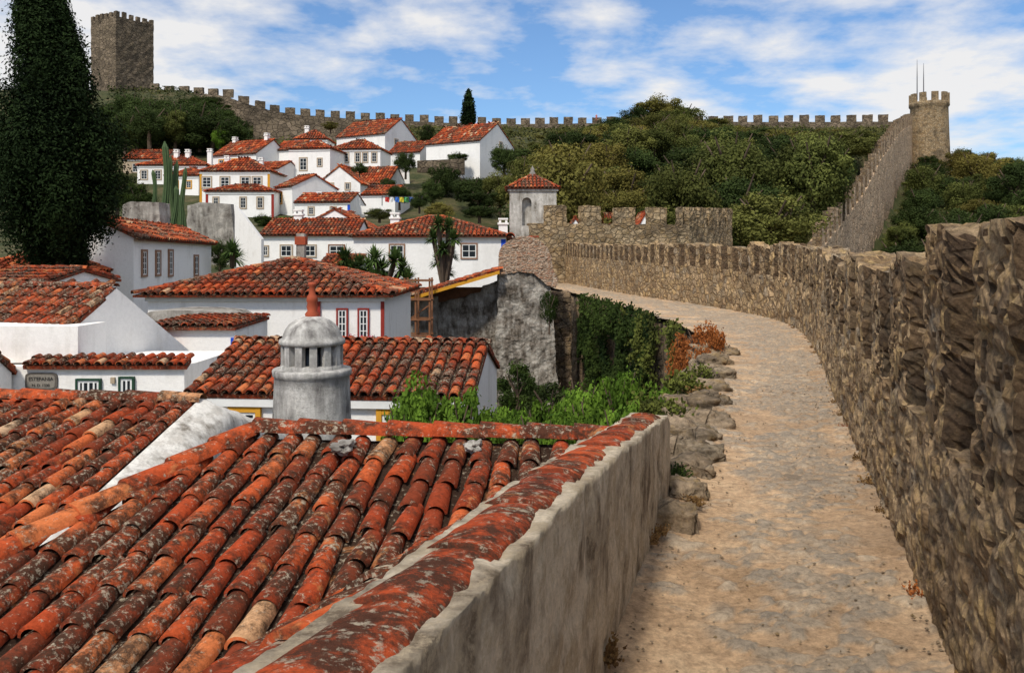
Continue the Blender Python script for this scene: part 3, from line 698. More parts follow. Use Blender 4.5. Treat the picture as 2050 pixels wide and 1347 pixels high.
house('ochre house with pale roof on the slope edge',246,330,318,302,345,116,6,0,'gx',wall='trimstone',wins=ws(.3,.7))
house('white house with dark eaves behind trees',776,842,305,285,330,121,6,-20,'gx')
house('whitewashed cube house beside steps',484,562,338,326,352,106,5,-20,'gx',wins=ws(.5))
house('white end house with clay roof and small window',330,400,352,338,382,105,5,-10,'hip',wins=ws(.3,.7,w=.6,h=.8,t='yellow'))
house('white upper house beside dark trees',545,600,300,284,330,119,5,-20,'gx')
house('small house with vivid orange roof',1204,1238,452,428,500,75,5,0,'gx')
house('small white gable end with orange roof',1278,1308,452,424,500,72,4,0,'gy')
house('small white gable peeping over masonry',1142,1162,452,436,500,72,4,0,'gy')

def slab(name,pts,y,depth,mat,label,cat,parent=None,base=None,step=0,amp=.0,sc=2.0,df=None):
    bm=bmesh.new()
    P_=[V3(a_,b_,y) for a_,b_ in pts]
    fr=[bm.verts.new(p) for p in P_]; bm.faces.new(fr)
    r=bmesh.ops.extrude_face_region(bm,geom=bm.faces[:]); 
    for e in r['geom']:
        if isinstance(e,bmesh.types.BMVert): e.co.y+=depth
    bmesh.ops.recalc_face_normals(bm,faces=bm.faces)
    if step:
        bmesh.ops.triangulate(bm,faces=bm.faces)
        for _ in range(8):
            ed=[e for e in bm.edges if e.calc_length()>step]
            if not ed: break
            bmesh.ops.subdivide_edges(bm,edges=ed,cuts=1); bmesh.ops.triangulate(bm,faces=[f_ for f_ in bm.faces if len(f_.verts)>3])
        bm.normal_update(); df=df or sdisp
        for v_ in bm.verts: v_.co+=v_.normal*df(v_.co,sc,amp)
    o=bmobj(bm,name,mat,parent,base if base is not None else P_[0].copy())
    if not parent: tag(o,label,cat)
    return o
slab('garden_wall',[(375,530),(375,412),(400,405),(462,408),(468,470),(468,530)],47,.5,MT['gray'],'stained old grey render wall among houses','wall',step=.5,amp=.05,sc=1)
slab('garden_wall',[(470,540),(470,412),(486,430),(523,478),(523,540)],46,.5,MT['white'],'sloping whitewashed garden wall','wall')
slab('garden_wall',[(246,470),(246,410),(262,404),(318,405),(322,470)],38,1.2,MT['gray'],'blocky grey rendered chimney-like wall stub','wall',step=.3,amp=.04,sc=1.5)
slab('garden_wall',[(780,368),(780,332),(818,332),(820,368)],110,.5,MT['whitefar'],'white garden wall on the terraced slope','wall')
slab('garden_wall',[(640,430),(640,398),(720,396),(720,412),(760,415),(760,430)],90,.5,MT['whitefar'],'white stepped terrace wall below cottages','wall')
slab('retaining_wall',[(835,345),(835,322),(930,318),(930,350)],109,.6,MT['far'],'stone retaining terrace under white house','wall')
slab('retaining_wall',[(505,320),(508,236),(560,240),(640,246),(700,250),(760,262),(760,320)],158,2,MT['far'],'brown masonry terrace below the ridge battlements','wall')

# ---------- ruin with brick bell gable ----------
rb=Vector((X(1050,36),36,-7)); ru=root('ruined_tower','ruined grey plaster wall tower with rounded brick top','ruin',rb)
slab('plaster_wall',[(865,830),(865,606),(900,600),(930,596),(940,588),(960,584),(966,574),(1000,564),(1001,830)],36.5,1.0,MT['ruin'],'','',ru,rb,.12,.08,1.8,pdisp)
slab('tower_body',[(990,840),(998,545),(1001,528),(1060,528),(1100,560),(1108,620),(1112,700),(1120,840)],36,2.6,MT['ruin'],'','',ru,rb,.12,.1,1.8,pdisp)
slab('brick_top',[(998,552),(999,506),(1006,492),(1018,482),(1034,475),(1050,473),(1067,476),(1084,484),(1096,496),(1103,512),(1106,535),(1118,562),(1112,578),(1095,570),(1070,548),(1040,544)],35.86,2.55,MT['brick'],'','',ru,rb,.1,.03,4.5)
a=Acc(); 
caps(a,V3(1022,474,36.8)+Vector((0,-1,0)),V3(1022,474,36.8)+Vector((0,1.2,0)),.2,.5,6); caps(a,V3(1026,480,36),V3(1075,475,36.4),.12,.4,6); a.mesh('roof_tiles',MT['tilem'],ru,rb)
slab('buttress',[(1112,840),(1108,590),(1142,585),(1146,840)],37.5,2,MT['wallmid'],'','',ru,rb,.25,.08,1.6)
lb_=Vector((X(900,34.5),34.5,-5)); le=root('lean_to_shed','timber lean-to with ochre fascia board and dark opening','shed',lb_)
A=V3(796,606,34.4); B=V3(1000,545,35.4); dd=(B-A); 
g=Acc(); g.box((A+B)/2,dd/2,(0,.04,0),(0,0,.07)); g.mesh('fascia',MT['yellow'],le,lb_,tint=False)
a=Acc(); tile_plane(a,[A+Vector((0,0,.12)),A+Vector((0,3,.12)),B+Vector((0,3,.12)),B+Vector((0,0,.12))],.27,.4,4); a.mesh('roof',MT['tilem'],le,lb_)
g=Acc(); g.box(V3(880,600,36)+Vector((0,1,0)),(1.9,0,0),(0,.05,0),(0,0,.5)); g.mesh('dark_boarding',MT['darkwood'],le,lb_,tint=False)
g=Acc(); g.box(V3(770,655,33),(.17,0,0),(0,.3,0),(0,0,.9)); g.mesh('ochre_wall',MT['yellow'],le,lb_,tint=False)
g=Acc(); g.box(V3(820,650,36),(1.2,0,0),(0,.2,0),(0,0,1.2)); g.mesh('wall',MT['ruin'],le,lb_,tint=False)
sb_=V3(835,690,33.5); sc_=root('scaffold','rusty timber scaffold frame with ladder rails','scaffold',sb_)
g=Acc()
for bx in (810,832,860):
    for dy in (0,1.0): g.box(V3(bx,625,33.5)+Vector((0,dy,0)),(.035,0,0),(0,.035,0),(0,0,1.35))
g.mesh('posts',MT['darkwood'],sc_,sb_,tint=False)
g=Acc()
for e in (562,600,640,672):
    for dy in (0,1.0): g.box(V3(835,e,33.45)+Vector((0,dy,0)),(.55,0,0),(0,.03,0),(0,0,.03))
g.box(V3(835,628,33.9),(.5,0,.35),(0,.03,0),(0,0,.03)); g.mesh('rails',MT['darkwood'],sc_,sb_,tint=False)

# ---------- bell tower ----------
yb=58; bb=Vector((X(1067,yb),yb,-4)); be=root('bell_tower','small weathered white bell turret with niche and pyramid tile roof','tower',bb)
wl,wr=X(1020,yb),X(1114,yb); wz=Z(380,yb); cxm=(wl+wr)/2; hw=(wr-wl)/2
nl,nr_=X(1045,yb),X(1064,yb); nb0,nt0=Z(452,yb),Z(405,yb)
bm=bmesh.new()
def rect(x0,x1,z0,z1):
    vs=[bm.verts.new((x,yb,z_)) for x,z_ in ((x0,z0),(x1,z0),(x1,z1),(x0,z1))]; bm.faces.new(vs)
rect(wl,nl,-4,wz); rect(nr_,wr,-4,wz); rect(nl,nr_,-4,nb0)
K=10; arc=[(nl+(nr_-nl)*(.5-.5*math.cos(math.pi*k/K)),nt0+(nr_-nl)/2*math.sin(math.pi*k/K)) for k in range(K+1)]
vs=[bm.verts.new((x,yb,z_)) for x,z_ in arc]+[bm.verts.new((nr_,yb,wz)),bm.verts.new((nl,yb,wz))]; bm.faces.new(vs)
out=[(nl,nb0)]+arc+[(nr_,nb0)]
f1=[bm.verts.new((x,yb,z_)) for x,z_ in out]; f2=[bm.verts.new((x,yb+.45,z_)) for x,z_ in out]
for i in range(len(out)): j=(i+1)%len(out); bm.faces.new((f1[i],f1[j],f2[j],f2[i]))
bm.faces.new(f2)
c8=[bm.verts.new((x,y_,z_)) for x,y_,z_ in ((wl,yb,-4),(wr,yb,-4),(wr,yb+3,-4),(wl,yb+3,-4),(wl,yb,wz),(wr,yb,wz),(wr,yb+3,wz),(wl,yb+3,wz))]
for q in ((1,2,6,5),(2,3,7,6),(3,0,4,7),(4,5,6,7)): bm.faces.new([c8[i] for i in q])
bmobj(bm,'wall',plaster('turret_render',(.62,.59,.54),(.18,.16,.13),.43,.6,.9,.03,(.42,.4,.36)),be,bb)
g=Acc(); g.box((cxm,yb+1.5,wz-.0),(hw+.12,0,0),(0,1.62,0),(0,0,.09)); g.mesh('cornice',MT['chim'],be,bb,tint=False)
a=Acc(); o_=.22; c_=[Vector((wl-o_,yb-o_,wz+.1)),Vector((wr+o_,yb-o_,wz+.1)),Vector((wr+o_,yb+3+o_,wz+.1)),Vector((wl-o_,yb+3+o_,wz+.1))]; ap=Vector((cxm,yb+1.5,Z(350,yb+1.5)))
for i in range(4): tile_plane(a,[c_[i],c_[(i+1)%4],ap],.27,.4,5); caps(a,c_[i]+UP*.04,ap+UP*.04,.13,.4,5)
a.mesh('roof',MT['tilem'],be,bb)
lathe('finial',[(.2,ap.z-.1),(.22,ap.z+.1),(.12,ap.z+.25),(.16,ap.z+.38),(.07,ap.z+.5),(.01,ap.z+.62)],(cxm,yb+1.5),MT['gray'],be,bb,16)

# ---------- bastion ----------
bt=root('bastion','square crenellated stone bastion at the end of the walkway','bastion',Vector((8,60,-6))); bs=bt.location.copy()
PB=Path([(X(1062,57.4),57.4),(X(1380,60),60)],0); PS=Path([(X(1380,60),60),(X(1466,67),67)],0)
zs=Z(450,60)
for P_,m_ in ((PB,[(1090,1134),(1164,1206),(1236,1277),(1306,1346),(1372,1381)]),(PS,None)):
    bm=wall_mesh(P_,0,P_.L,.35,-1.0,C(-6),C(zs),18,3,.07,1.6); bmobj(bm,'wall',MT['bast'],bt,bs)
    if m_:
        for a0,a1 in m_:
            s0=X(a0,59)-PB.p[0].x; s1=X(a1,59)-PB.p[0].x
            if s1>PB.L: s1=PB.L
            bm=wall_mesh(P_,s0,s1,.2,-.6,C(zs-.1),C(Z(417,60)+R.uniform(-.1,.1)),6,3,.06,2.2); bmobj(bm,'merlon',MT['bast'],bt,bs)
    else:
        s=0.0
        while s<P_.L-.6:
            bm=wall_mesh(P_,s,min(P_.L,s+1.3),.2,-.6,C(zs-.1),C(Z(415,60)+.0+s*.04),6,3,.06,2.2); bmobj(bm,'merlon',MT['bast'],bt,bs); s+=1.3+.55
Pb=Path([(X(1466,67),67),(X(1300,70),71)],0)
bm=wall_mesh(Pb,0,Pb.L,.5,-.8,C(-5),C(zs+.2),10,2,.07,1.6); bmobj(bm,'wall',MT['bast'],bt,bs)

# ---------- climbing curtain wall ----------
TP=[(58,-1.0),(70,.0),(81,1.6),(97,4.9),(110,8.9),(125,15.2),(157,23.8),(186,29.9),(192,30.7)]
cw=root('curtain_wall','long sunlit crenellated wall climbing the hill to a round tower','wall',Vector((40,100,-6))); cwb=cw.location.copy()
PC=Path([(wline(60),60),(wline(72)+.3,72),(wline(97)-.6,97),(wline(112),112),(wline(130)+.6,130),(wline(157),157),(wline(189),189)],2)
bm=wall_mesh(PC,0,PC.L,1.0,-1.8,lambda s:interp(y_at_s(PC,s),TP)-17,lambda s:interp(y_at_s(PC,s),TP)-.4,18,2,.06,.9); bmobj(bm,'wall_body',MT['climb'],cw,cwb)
s=s_at_y(PC,80)
while s<PC.L-1.5:
    zt_=interp(y_at_s(PC,s+.2),TP); bm=wall_mesh(PC,s,s+1.7,.4,-.9,C(zt_-1.6),C(zt_+2.1+R.uniform(-.12,.12)),4,2,.07,1.5); bmobj(bm,'merlon',MT['climb'],cw,cwb,False,MT['wallmid'],Vector((-.45,-.89,0))); s+=3.7  # darker stone on merlon ends paints shade into the gaps
yt=190; tc=(X(1860,yt),yt); tbs=Vector((tc[0],tc[1],16)); rt_=root('round_tower','round stone corner tower with battlements and two masts','tower',tbs)
lathe('tower_wall',[(4.5,12),(4.3,22),(4.05,28),(3.9,Z(232,yt)),(3.9,Z(217,yt)),(4.15,Z(214,yt)),(4.15,Z(207,yt)),(3.4,Z(207,yt)),(3.4,Z(214,yt))],tc,MT['bast'],rt_,tbs,40,True,.02)
for k in range(10):
    a0=2*math.pi*k/10+.05
    g=Acc()
    for j in range(3):
        an=a0+j*.11; d=Vector((math.cos(an),math.sin(an),0)); t=Vector((-d.y,d.x,0))
        g.box(Vector((tc[0],tc[1],Z(198.5,yt)))+d*3.8,d*.32,t*.25,UP*.98)
    g.mesh('merlon',MT['bast'],rt_,tbs,tint=False)
for px,t_ in ((1836,120),(1849,127)):
    lathe('mast',[(.13,Z(200,yt)),(.1,Z((t_+190)/2,yt)),(.04,Z(t_,yt))],(X(px,yt),yt),MT['metal'],rt_,tbs,8)

# ---------- ridge wall ----------
RW=[(298,198),(345,198),(400,197),(455,196),(495,196),(545,200),(620,203),(700,205),(860,208),(1000,210),(1240,211),(1450,208),(1640,203),(1785,200)]
RS=[(298,182),(345,189),(400,191),(455,195),(480,205),(500,214),(545,226),(600,233),(700,240),(860,247),(1000,252),(1240,249),(1450,247),(1785,246)]
rw=root('battlement_wall','long crenellated stone wall running along the hilltop','wall',Vector((0,205,20))); rwb=rw.location.copy()
PG=Path([(X(a_,b_),b_) for a_,b_ in RW],2)
def sz_(s):
    p,_=PG.at(s); b=1025+F*p.x/p.y; return Z(interp(b,RS),p.y)
bm=wall_mesh(PG,0,PG.L,2,1.8,lambda s:sz_(s)-8,sz_,8,1,.12,.7); bmobj(bm,'wall_body',MT['far'],rw,rwb)
s=.5
while s<PG.L-2:
    w=2.2
    zt_=sz_(s+1); bm=wall_mesh(PG,s,s+w*R.uniform(.92,1.06),.6,.7,C(zt_-.1),C(zt_+R.uniform(1.6,1.95)),3,1,.08,1.2); bmobj(bm,'merlon',MT['far'],rw,rwb); s+=3.55
yk=205; kp=root('keep_tower','tall square stone castle keep with small battlements','tower',Vector((X(232,yk),yk,36))); kb=kp.location.copy()
th=math.radians(58); ex2=Vector((math.cos(th),math.sin(th))); ey2=Vector((-math.sin(th),math.cos(th))); S_=10.3; c0=Vector((X(232,yk),yk)); 
kz=Z(32,yk); cor=[c0,c0+ex2*S_,c0+ex2*S_+ey2*S_,c0+ey2*S_]
for i in range(4):
    P_=Path([cor[i],cor[(i+1)%4]],0)
    bm=wall_mesh(P_,0,P_.L,.9,-.9,C(36),C(kz),24,1,.1,.8); bmobj(bm,'wall',MT['far'],kp,kb)
    for k in range(6):
        s0=k*(S_-1.0)/5; bm=wall_mesh(P_,s0,s0+1.0,.5,-.6,C(kz-.1),C(kz+1.3+R.uniform(-.15,.15)),2,1,.05,1); bmobj(bm,'merlon',MT['far'],kp,kb)
g=Acc(); g.v=[Vector((p.x,p.y,kz-.6)) for p in cor]; g.f=[(0,1,2,3)]; g.t=[0]; g.mesh('roof_deck',MT['far'],kp,kb,tint=False)

# ---------------- vegetation ----------------
def leafcloud(blobs,nper,size,rnd,flat=1.0,asp=.6):
    v=[];f=[];t=[]
    for (c,r,bt_) in blobs:
        c=Vector(c)
        for _ in range(nper):
            d=Vector((rnd.gauss(0,1),rnd.gauss(0,1),rnd.gauss(0,1))).normalized()
            rr=(.6+.45*rnd.random()) if rnd.random()<.82 else rnd.uniform(.95,1.4)
            q=Vector((d.x*r[0],d.y*r[1],d.z*r[2]))*rr+c
            n=(d*1.1+Vector((rnd.gauss(0,.55),rnd.gauss(0,.55),rnd.gauss(0,.55)+.2))).normalized()
            a=n.cross(Vector((rnd.gauss(0,1),rnd.gauss(0,1),rnd.gauss(0,1)))).normalized(); b=n.cross(a)
            s=size*rnd.uniform(.6,1.3); k=len(v)
            v+= [q-a*s,q-b*s*asp,q+a*s,q+b*s*asp]; f.append((k,k+1,k+2,k+3)); t.append(min(1,max(0,bt_*.7+rnd.random()*.3)))
    return v,f,t
def trunk_acc(h,r,rnd,limbs=5):
    v=[];f=[]
    def tube(a,b,r0,r1,n=7):
        k=len(v); d=(b-a).normalized(); u=d.orthogonal().normalized(); w=d.cross(u)
        for p,r_ in ((a,r0),((a+b)/2+u*r0*.4,(r0+r1)/2),(b,r1)):
            for i in range(n): an=2*math.pi*i/n; v.append(p+u*r_*math.cos(an)+w*r_*math.sin(an))
        for j in range(2):
            for i in range(n): f.append((k+j*n+i,k+j*n+(i+1)%n,k+(j+1)*n+(i+1)%n,k+(j+1)*n+i))
    T=Vector((rnd.uniform(-.05,.05),rnd.uniform(-.05,.05),h*.45)); tube(Vector((0,0,-.3)),T,r,r*.7)
    for i in range(limbs):
        an=2*math.pi*i/limbs+rnd.random(); e=T+Vector((math.cos(an)*.55,math.sin(an)*.55,h*rnd.uniform(.25,.45))); tube(T-Vector((0,0,.1)),e,r*.5,r*.15)
    return v,f
crownlib={}
def variant(k,mat,n=34,nper=380,size=.035):
    key=(k,mat,n,nper,size)
    if key in crownlib: return crownlib[key]
    rnd=random.Random(100+k); bl=[]
    for i in range(n):
        d=Vector((rnd.gauss(0,1),rnd.gauss(0,1),rnd.gauss(0,1))).normalized(); q=rnd.uniform(.35,.8)
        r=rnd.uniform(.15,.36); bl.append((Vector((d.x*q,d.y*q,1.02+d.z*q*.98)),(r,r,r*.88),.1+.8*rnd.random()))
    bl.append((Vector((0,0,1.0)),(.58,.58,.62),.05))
    v,f,t=leafcloud(bl,nper,size,rnd)
    cm=mk('crown',v,f,MT[mat],tint=t,link=False)
    tv,tf=trunk_acc(2,.09,rnd); tm=mk('trunk',tv,tf,MT['bark'],link=False)
    crownlib[key]=(cm,tm); return crownlib[key]
def tree(x,y,h,r,mat,k,label,cat='tree',group=None,n=34,nper=380,size=.035,name='tree',gz=None):
    z0=ground(x,y) if gz is None else gz
    rt=root(name,label,cat,Vector((x,y,z0-.1)),group)
    cm,tm=variant(k,mat,n,nper,size)
    for nm,me in (('crown',cm),('trunk',tm)):
        o=bpy.data.objects.new(nm,me); COL.objects.link(o); o.parent=rt
    rt.scale=(r,r,h/2); rt.rotation_euler=(0,0,R.uniform(0,6.28)); return rt
LIMR=[(1000,300),(1050,272),(1130,256),(1200,246),(1240,238),(1280,215),(1320,192),(1370,208),(1430,240),(1500,254),(1600,256),(1700,258),(1770,262)]
LIMO=[(1725,520),(1745,445),(1790,392),(1815,310),(1840,300),(1880,290),(1930,300),(1990,312),(2060,325)]
LIML=[(240,205),(280,185),(320,198),(360,198),(400,186),(450,188),(490,225),(520,268),(700,262),(1000,268)]
cnt=0
def spot(x,y,lim,hr,mats,grp,label):
    global cnt
    b=1025+F*x/y; r=R.uniform(*hr)*.62; gz=ground(x,y)
    lim_=interp(b-F*r*.95/y,lim) if lim is LIMO else max(interp(b,lim),max(interp(b-F*r*.9/y,lim),interp(b+F*r*.9/y,lim))-6)
    h=r*R.uniform(1.2,2.3); hmax=Z(lim_,y)-gz
    if h>hmax: h=hmax; 
    if h<.8: return
    if h<r*.8: r=h/.8
    tree(x,y,h,r,R.choice(mats),R.randrange(6),label,group=grp); cnt+=1
y=78
while y<192:
    stp=5.4+(y-78)*.02
    x=X(1040,y)+R.uniform(0,3)
    while x<wline(y)-3:
        b=1025+F*x/y
        if not (b<1070 and y<128): spot(x+R.uniform(-1.8,1.8),y+R.uniform(-2,2),LIMR,(4.2,9),['hill','hill','hilldark'],'trees on the hillside','olive-green rounded evergreen tree on the hillside')
        x+=stp*R.uniform(.8,1.2)
    x=wline(y)+4+R.uniform(0,2)
    while x<X(2110,y) and y>84:
        spot(x,y+R.uniform(-2,2),LIMO,(4.5,8),['hill','hilldark','hilldark'],'trees outside the wall','scrubby olive-green evergreen outside the curtain wall'); x+=stp*1.1*R.uniform(.85,1.3)
    y+=stp*.95
for b,yy,tp_,r_,m in ((1320,172,186,6,'hill'),(1285,170,206,5,'hilldark'),(1365,176,204,5.5,'hill'),(1240,165,230,4.5,'hilldark'),(1420,180,234,5,'hill'),(1345,168,215,5,'hill')):
    x=X(b,yy); tree(x,yy,Z(tp_,yy)-ground(x,yy),r_,m,R.randrange(6),'tall spreading evergreen on the ridge',group='trees on the hillside')
y=132
while y<193:
    x=X(225,y)
    while x<X(1010,y):
        b=1025+F*x/y
        if not(b>520 and R.random()<.35) and not (480<b<780 and y<165): spot(x+R.uniform(-1,1),y+R.uniform(-2,2),LIML,(5,9),['hilldark','hilldark','hill'] if b>520 else ['hilldark','hilldark','ivy'],'trees below the keep','dense dark evergreen below the battlements')
        x+=R.uniform(4.8,6.5) if b<520 else R.uniform(5.5,8)
    y+=6.0
rnd=random.Random(77); v=[];f=[];t=[]
for i in range(78000):
    y=rnd.uniform(76,203); b=rnd.uniform(215,2110); x=X(b,y)
    if b<1040 and y<129: continue
    if abs(x-wline(y))<4.2 and x<wline(y)+1.5 and x>wline(y)-3: continue
    if 480<b<780 and 150<y<160: continue
    bush=noise.noise(Vector((x*.22,y*.22,9))); lf=b<560
    z=ground(x,y)+max(0,bush+(.45 if lf else .25))*rnd.random()*2.4*(1-.4*sm((y-170)/20))+rnd.random()*.25
    n=Vector((rnd.gauss(0,.6),rnd.gauss(0,.6)-.4,rnd.gauss(0,.4)+.8)).normalized(); a=n.orthogonal().normalized(); bb_=n.cross(a); an=rnd.random()*6; a2=a*math.cos(an)+bb_*math.sin(an); b2=n.cross(a2)
    s=rnd.uniform(.15,.36); k=len(v); q=Vector((x,y,z)); v+=[q-a2*s,q-b2*s*.7,q+a2*s,q+b2*s*.7]; f.append((k,k+1,k+2,k+3)); t.append(min(1,max(0,(.1 if lf else .42)+.6*noise.noise(Vector((x*.15,y*.15,2)))+rnd.uniform(-.25,.25))))
o=mk('undergrowth',v,f,MT['under'],tint=t); o['kind']='stuff'; tag(o,'low green and brown scrub covering the hillside','bushes')
def tpx(b,yy,tp_,bp_,rpx,mat,label,k=None,name='tree',cat='tree',**kw):
    x=X(b,yy); gz=Z(bp_,yy); tree(x,yy,Z(tp_,yy)-gz,rpx*yy/F,mat,R.randrange(6) if k is None else k,label,cat,gz=gz,name=name,**kw)
for q in ((890,104,318,405,42,'hilldark'),(1008,108,284,350,36,'hilldark'),(945,98,340,415,48,'hilldark'),(1000,92,335,420,45,'hill'),(865,96,352,410,28,'hilldark'),(812,106,298,350,28,'hilldark'),(855,124,245,290,20,'hilldark'),(800,88,362,412,30,'ivy'),(840,86,380,420,26,'hilldark'),(440,128,250,300,22,'bright'),(300,125,205,290,50,'hilldark'),(400,130,195,290,45,'hilldark'),(350,128,215,290,40,'hill'),(470,130,230,295,35,'hilldark'),(275,58,355,440,38,'ivy'),(235,70,330,420,40,'hilldark'),(530,82,424,460,30,'ivy'),(565,80,430,462,22,'bright'),(760,70,412,440,35,'hill'),(880,75,400,440,40,'hill'),(960,75,405,440,40,'hilldark'),(1150,80,372,450,45,'hill'),(1240,84,365,450,55,'hill'),(390,44,460,540,34,'ivy'),(440,42,470,540,30,'hilldark'),(720,95,322,350,18,'hilldark'),(662,120,240,262,20,'hill'),(600,75,430,455,25,'hilldark'),(775,100,350,385,18,'hilldark'),(1045,95,300,400,38,'hill'),(265,135,175,260,40,'hilldark'),(250,118,215,300,35,'hilldark'),(915,112,300,335,26,'ivy'),(960,90,375,425,45,'hilldark')):
    tpx(*q,label='leafy shrub-like tree between white houses' if q[5]!='bright' else 'fresh light-green tree beside houses',group='trees among the houses')
def narrow(x,y,z0,h,prof,mat,label,nb_,nper,size,seed,rblob,core=.75,lean=0,out=.4,con=1.3):
    rnd=random.Random(seed); bl=[]
    for i in range(nb_):
        u=rnd.random()**.9; R0=interp(u,prof); an=rnd.uniform(0,6.283); q=R0*math.sqrt(rnd.uniform(.35,1))
        rb_=rblob*rnd.uniform(.6,1.35)*(.4+.7*min(1,R0/prof[2][1]))
        q=max(0,q-rb_*out)
        bl.append((Vector((x+lean*u+q*math.cos(an),y+q*math.sin(an),z0+u*h)),(rb_,rb_,rb_*2.0),rnd.random()*con))
    for i in range(20):
        u=.04+i/21; R0=interp(u,prof)
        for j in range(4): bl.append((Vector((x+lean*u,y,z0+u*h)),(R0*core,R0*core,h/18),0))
    base=Vector((x,y,z0-.8)); rt=root('cypress_tree',label,'tree',base)
    v,f,t=leafcloud(bl,nper,size,rnd,asp=.45); mk('crown',v,f,MT[mat],rt,base,t)
    v=[];f=[]; K=10
    for j,(zz,rr) in enumerate(((z0-1.5,.32),(z0,.25),(z0+h*.5,.15),(z0+h*.9,.04))):
        for k in range(K): an=2*math.pi*k/K; v.append((x+lean*max(0,(zz-z0)/h)+rr*(1+.15*math.sin(3*an))*math.cos(an)*h/10,y+rr*math.sin(an)*h/10,zz))
    for j in range(3):
        for k in range(K): f.append((j*K+k,j*K+(k+1)%K,(j+1)*K+(k+1)%K,(j+1)*K+k))
    mk('trunk',v,f,MT['bark'],rt,base)
yc=26.5
narrow(X(122,yc),yc,Z(520,yc),Z(-55,yc)-Z(520,yc),[(0,.5),(.08,1.25),(.2,1.8),(.42,1.95),(.56,1.5),(.7,1.0),(.9,.62),(1,.1)],'cyp','tall dense dark green cypress beside white house',120,900,.058,5,.55,.72,-.65,.2,1.1)
narrow(X(938,188),188,Z(258,188),Z(182,188)-Z(258,188),[(0,.9),(.2,1.8),(.5,1.5),(.7,1.0),(.9,.4),(1,.05)],'cyp','slender dark cypress on the ridge',40,120,.3,8,.7)
for (b,yy,tp_,rpx,k) in ((850,8.6,716,80,0),(935,8.2,744,75,1),(1010,9.0,765,55,2),(1160,9.6,722,62,3),(1240,10.2,708,60,4),(1090,10.0,768,60,1),(1350,12.5,716,48,2),(890,7.6,765,85,3),(1290,9.0,738,60,0),(1180,8.0,762,80,2),(810,8.0,760,60,4),(980,7.6,785,80,0),(1085,7.8,788,80,3),(1250,7.6,768,80,1),(1320,8.6,774,48,4),(1030,8.4,776,60,4),(1130,9.0,758,60,0)):
    x=X(b,yy); h=1.5; gz=Z(tp_,yy)-h*1.0+.05
    tree(x,yy,h,rpx*yy/F,'bright',k,'fresh green leafy shrub growing beside tile roof','shrub',group='shrubs below the rampart',n=34,nper=170,size=.058,name='shrub',gz=gz)
for (b,yy,tp_,rpx,m) in ((1035,20,715,55,'ivy'),(1100,19,750,60,'hilldark'),(1405,15.0,634,56,'redleaf'),(1440,14.3,646,42,'redleaf'),(1100,30,572,22,'ivy'),(1375,15.8,648,42,'redleaf'),(1060,22,745,40,'hilldark'),(1150,14,780,60,'ivy'),(1385,13.8,686,48,'redleaf'),(1210,15,760,60,'ivy'),(1415,13.2,676,42,'redleaf')):
    x=X(b,yy); tree(x,yy,1.5,rpx*yy/F,m,R.randrange(6),'rusty red-leaved bush overhanging the walkway edge' if m=='redleaf' else 'dark bush at the foot of the ruin','shrub',n=30,nper=170,size=.045,name='shrub',gz=Z(tp_,yy)-1.4)
def ivy(y0,y1,zlo,zhi,mat,n,label,seed,thr=-.15):
    rnd=random.Random(seed); v=[];f=[];t=[]
    for _ in range(n):
        s=s_at_y(PL,rnd.uniform(y0,y1)); p,d=PL.at(s); fr=rnd.random()**.8
        top_=zhi+.2*noise.noise(Vector((p.y*1.5,7,0))); zb_=zlo+3.2*noise.noise(Vector((p.y*.8,seed,0)))+1.0*noise.noise(Vector((p.y*3,seed,0)))
        z_=top_-(top_-zb_)*fr
        bul=noise.noise(Vector((p.y*.7,z_*.8,seed)))+.5*noise.noise(Vector((p.y*2,z_*2,seed)))
        off=.08+(.3+.85*max(0,bul))*rnd.random()**.5
        q=Vector((p.x-d.y*off,p.y+d.x*off,z_))
        if noise.noise(Vector((p.y*.8,z_*.8,seed+4)))<thr: continue
        nrm=Vector((-1+rnd.gauss(0,.6),rnd.gauss(0,.6)-.4,rnd.gauss(0,.5)+.4)).normalized(); a=nrm.orthogonal().normalized(); b=nrm.cross(a); an=rnd.random()*6; a2=a*math.cos(an)+b*math.sin(an); b2=nrm.cross(a2)
        sz=rnd.uniform(.035,.07)*(1 if y0<25 else 1.25); k=len(v); v+=[q-a2*sz,q-b2*sz*.7,q+a2*sz,q+b2*sz*.7]; f.append((k,k+1,k+2,k+3)); t.append(min(1,max(0,rnd.random()*.4+.6*(.3+bul))))
    o=mk('ivy',v,f,MT[mat],None,Vector((4,(y0+y1)/2,zlo)),t); tag(o,label,'climbing plant')
ivy(23,37,-4.9,-1.4,'ivy',28000,'dark green ivy hanging over the stone rampart',3,-.14)
ivy(18.5,27,-3.4,-1.42,'ivyb',9000,'yellow-green creeper trailing down the rampart',9,.05)
def rosette(a,c,n,L,rnd,w=.05,dr=.5):
    for i in range(n):
        an=rnd.uniform(0,6.283); el=rnd.uniform(-.5,1.4); d=Vector((math.cos(an)*math.cos(el),math.sin(an)*math.cos(el),math.sin(el))); s=d.cross(UP).normalized()*w
        l=L*rnd.uniform(.7,1.1); m_=c+d*l*.55; e=c+d*l-UP*dr*l*.35*math.cos(el); tt=rnd.random()
        k=len(a.v); a.v+=[c-s*.5,c+s*.5,m_+s,m_-s,e]; a.f+=[(k,k+1,k+2,k+3),(k+3,k+2,k+4)]; a.t+=[tt,tt]
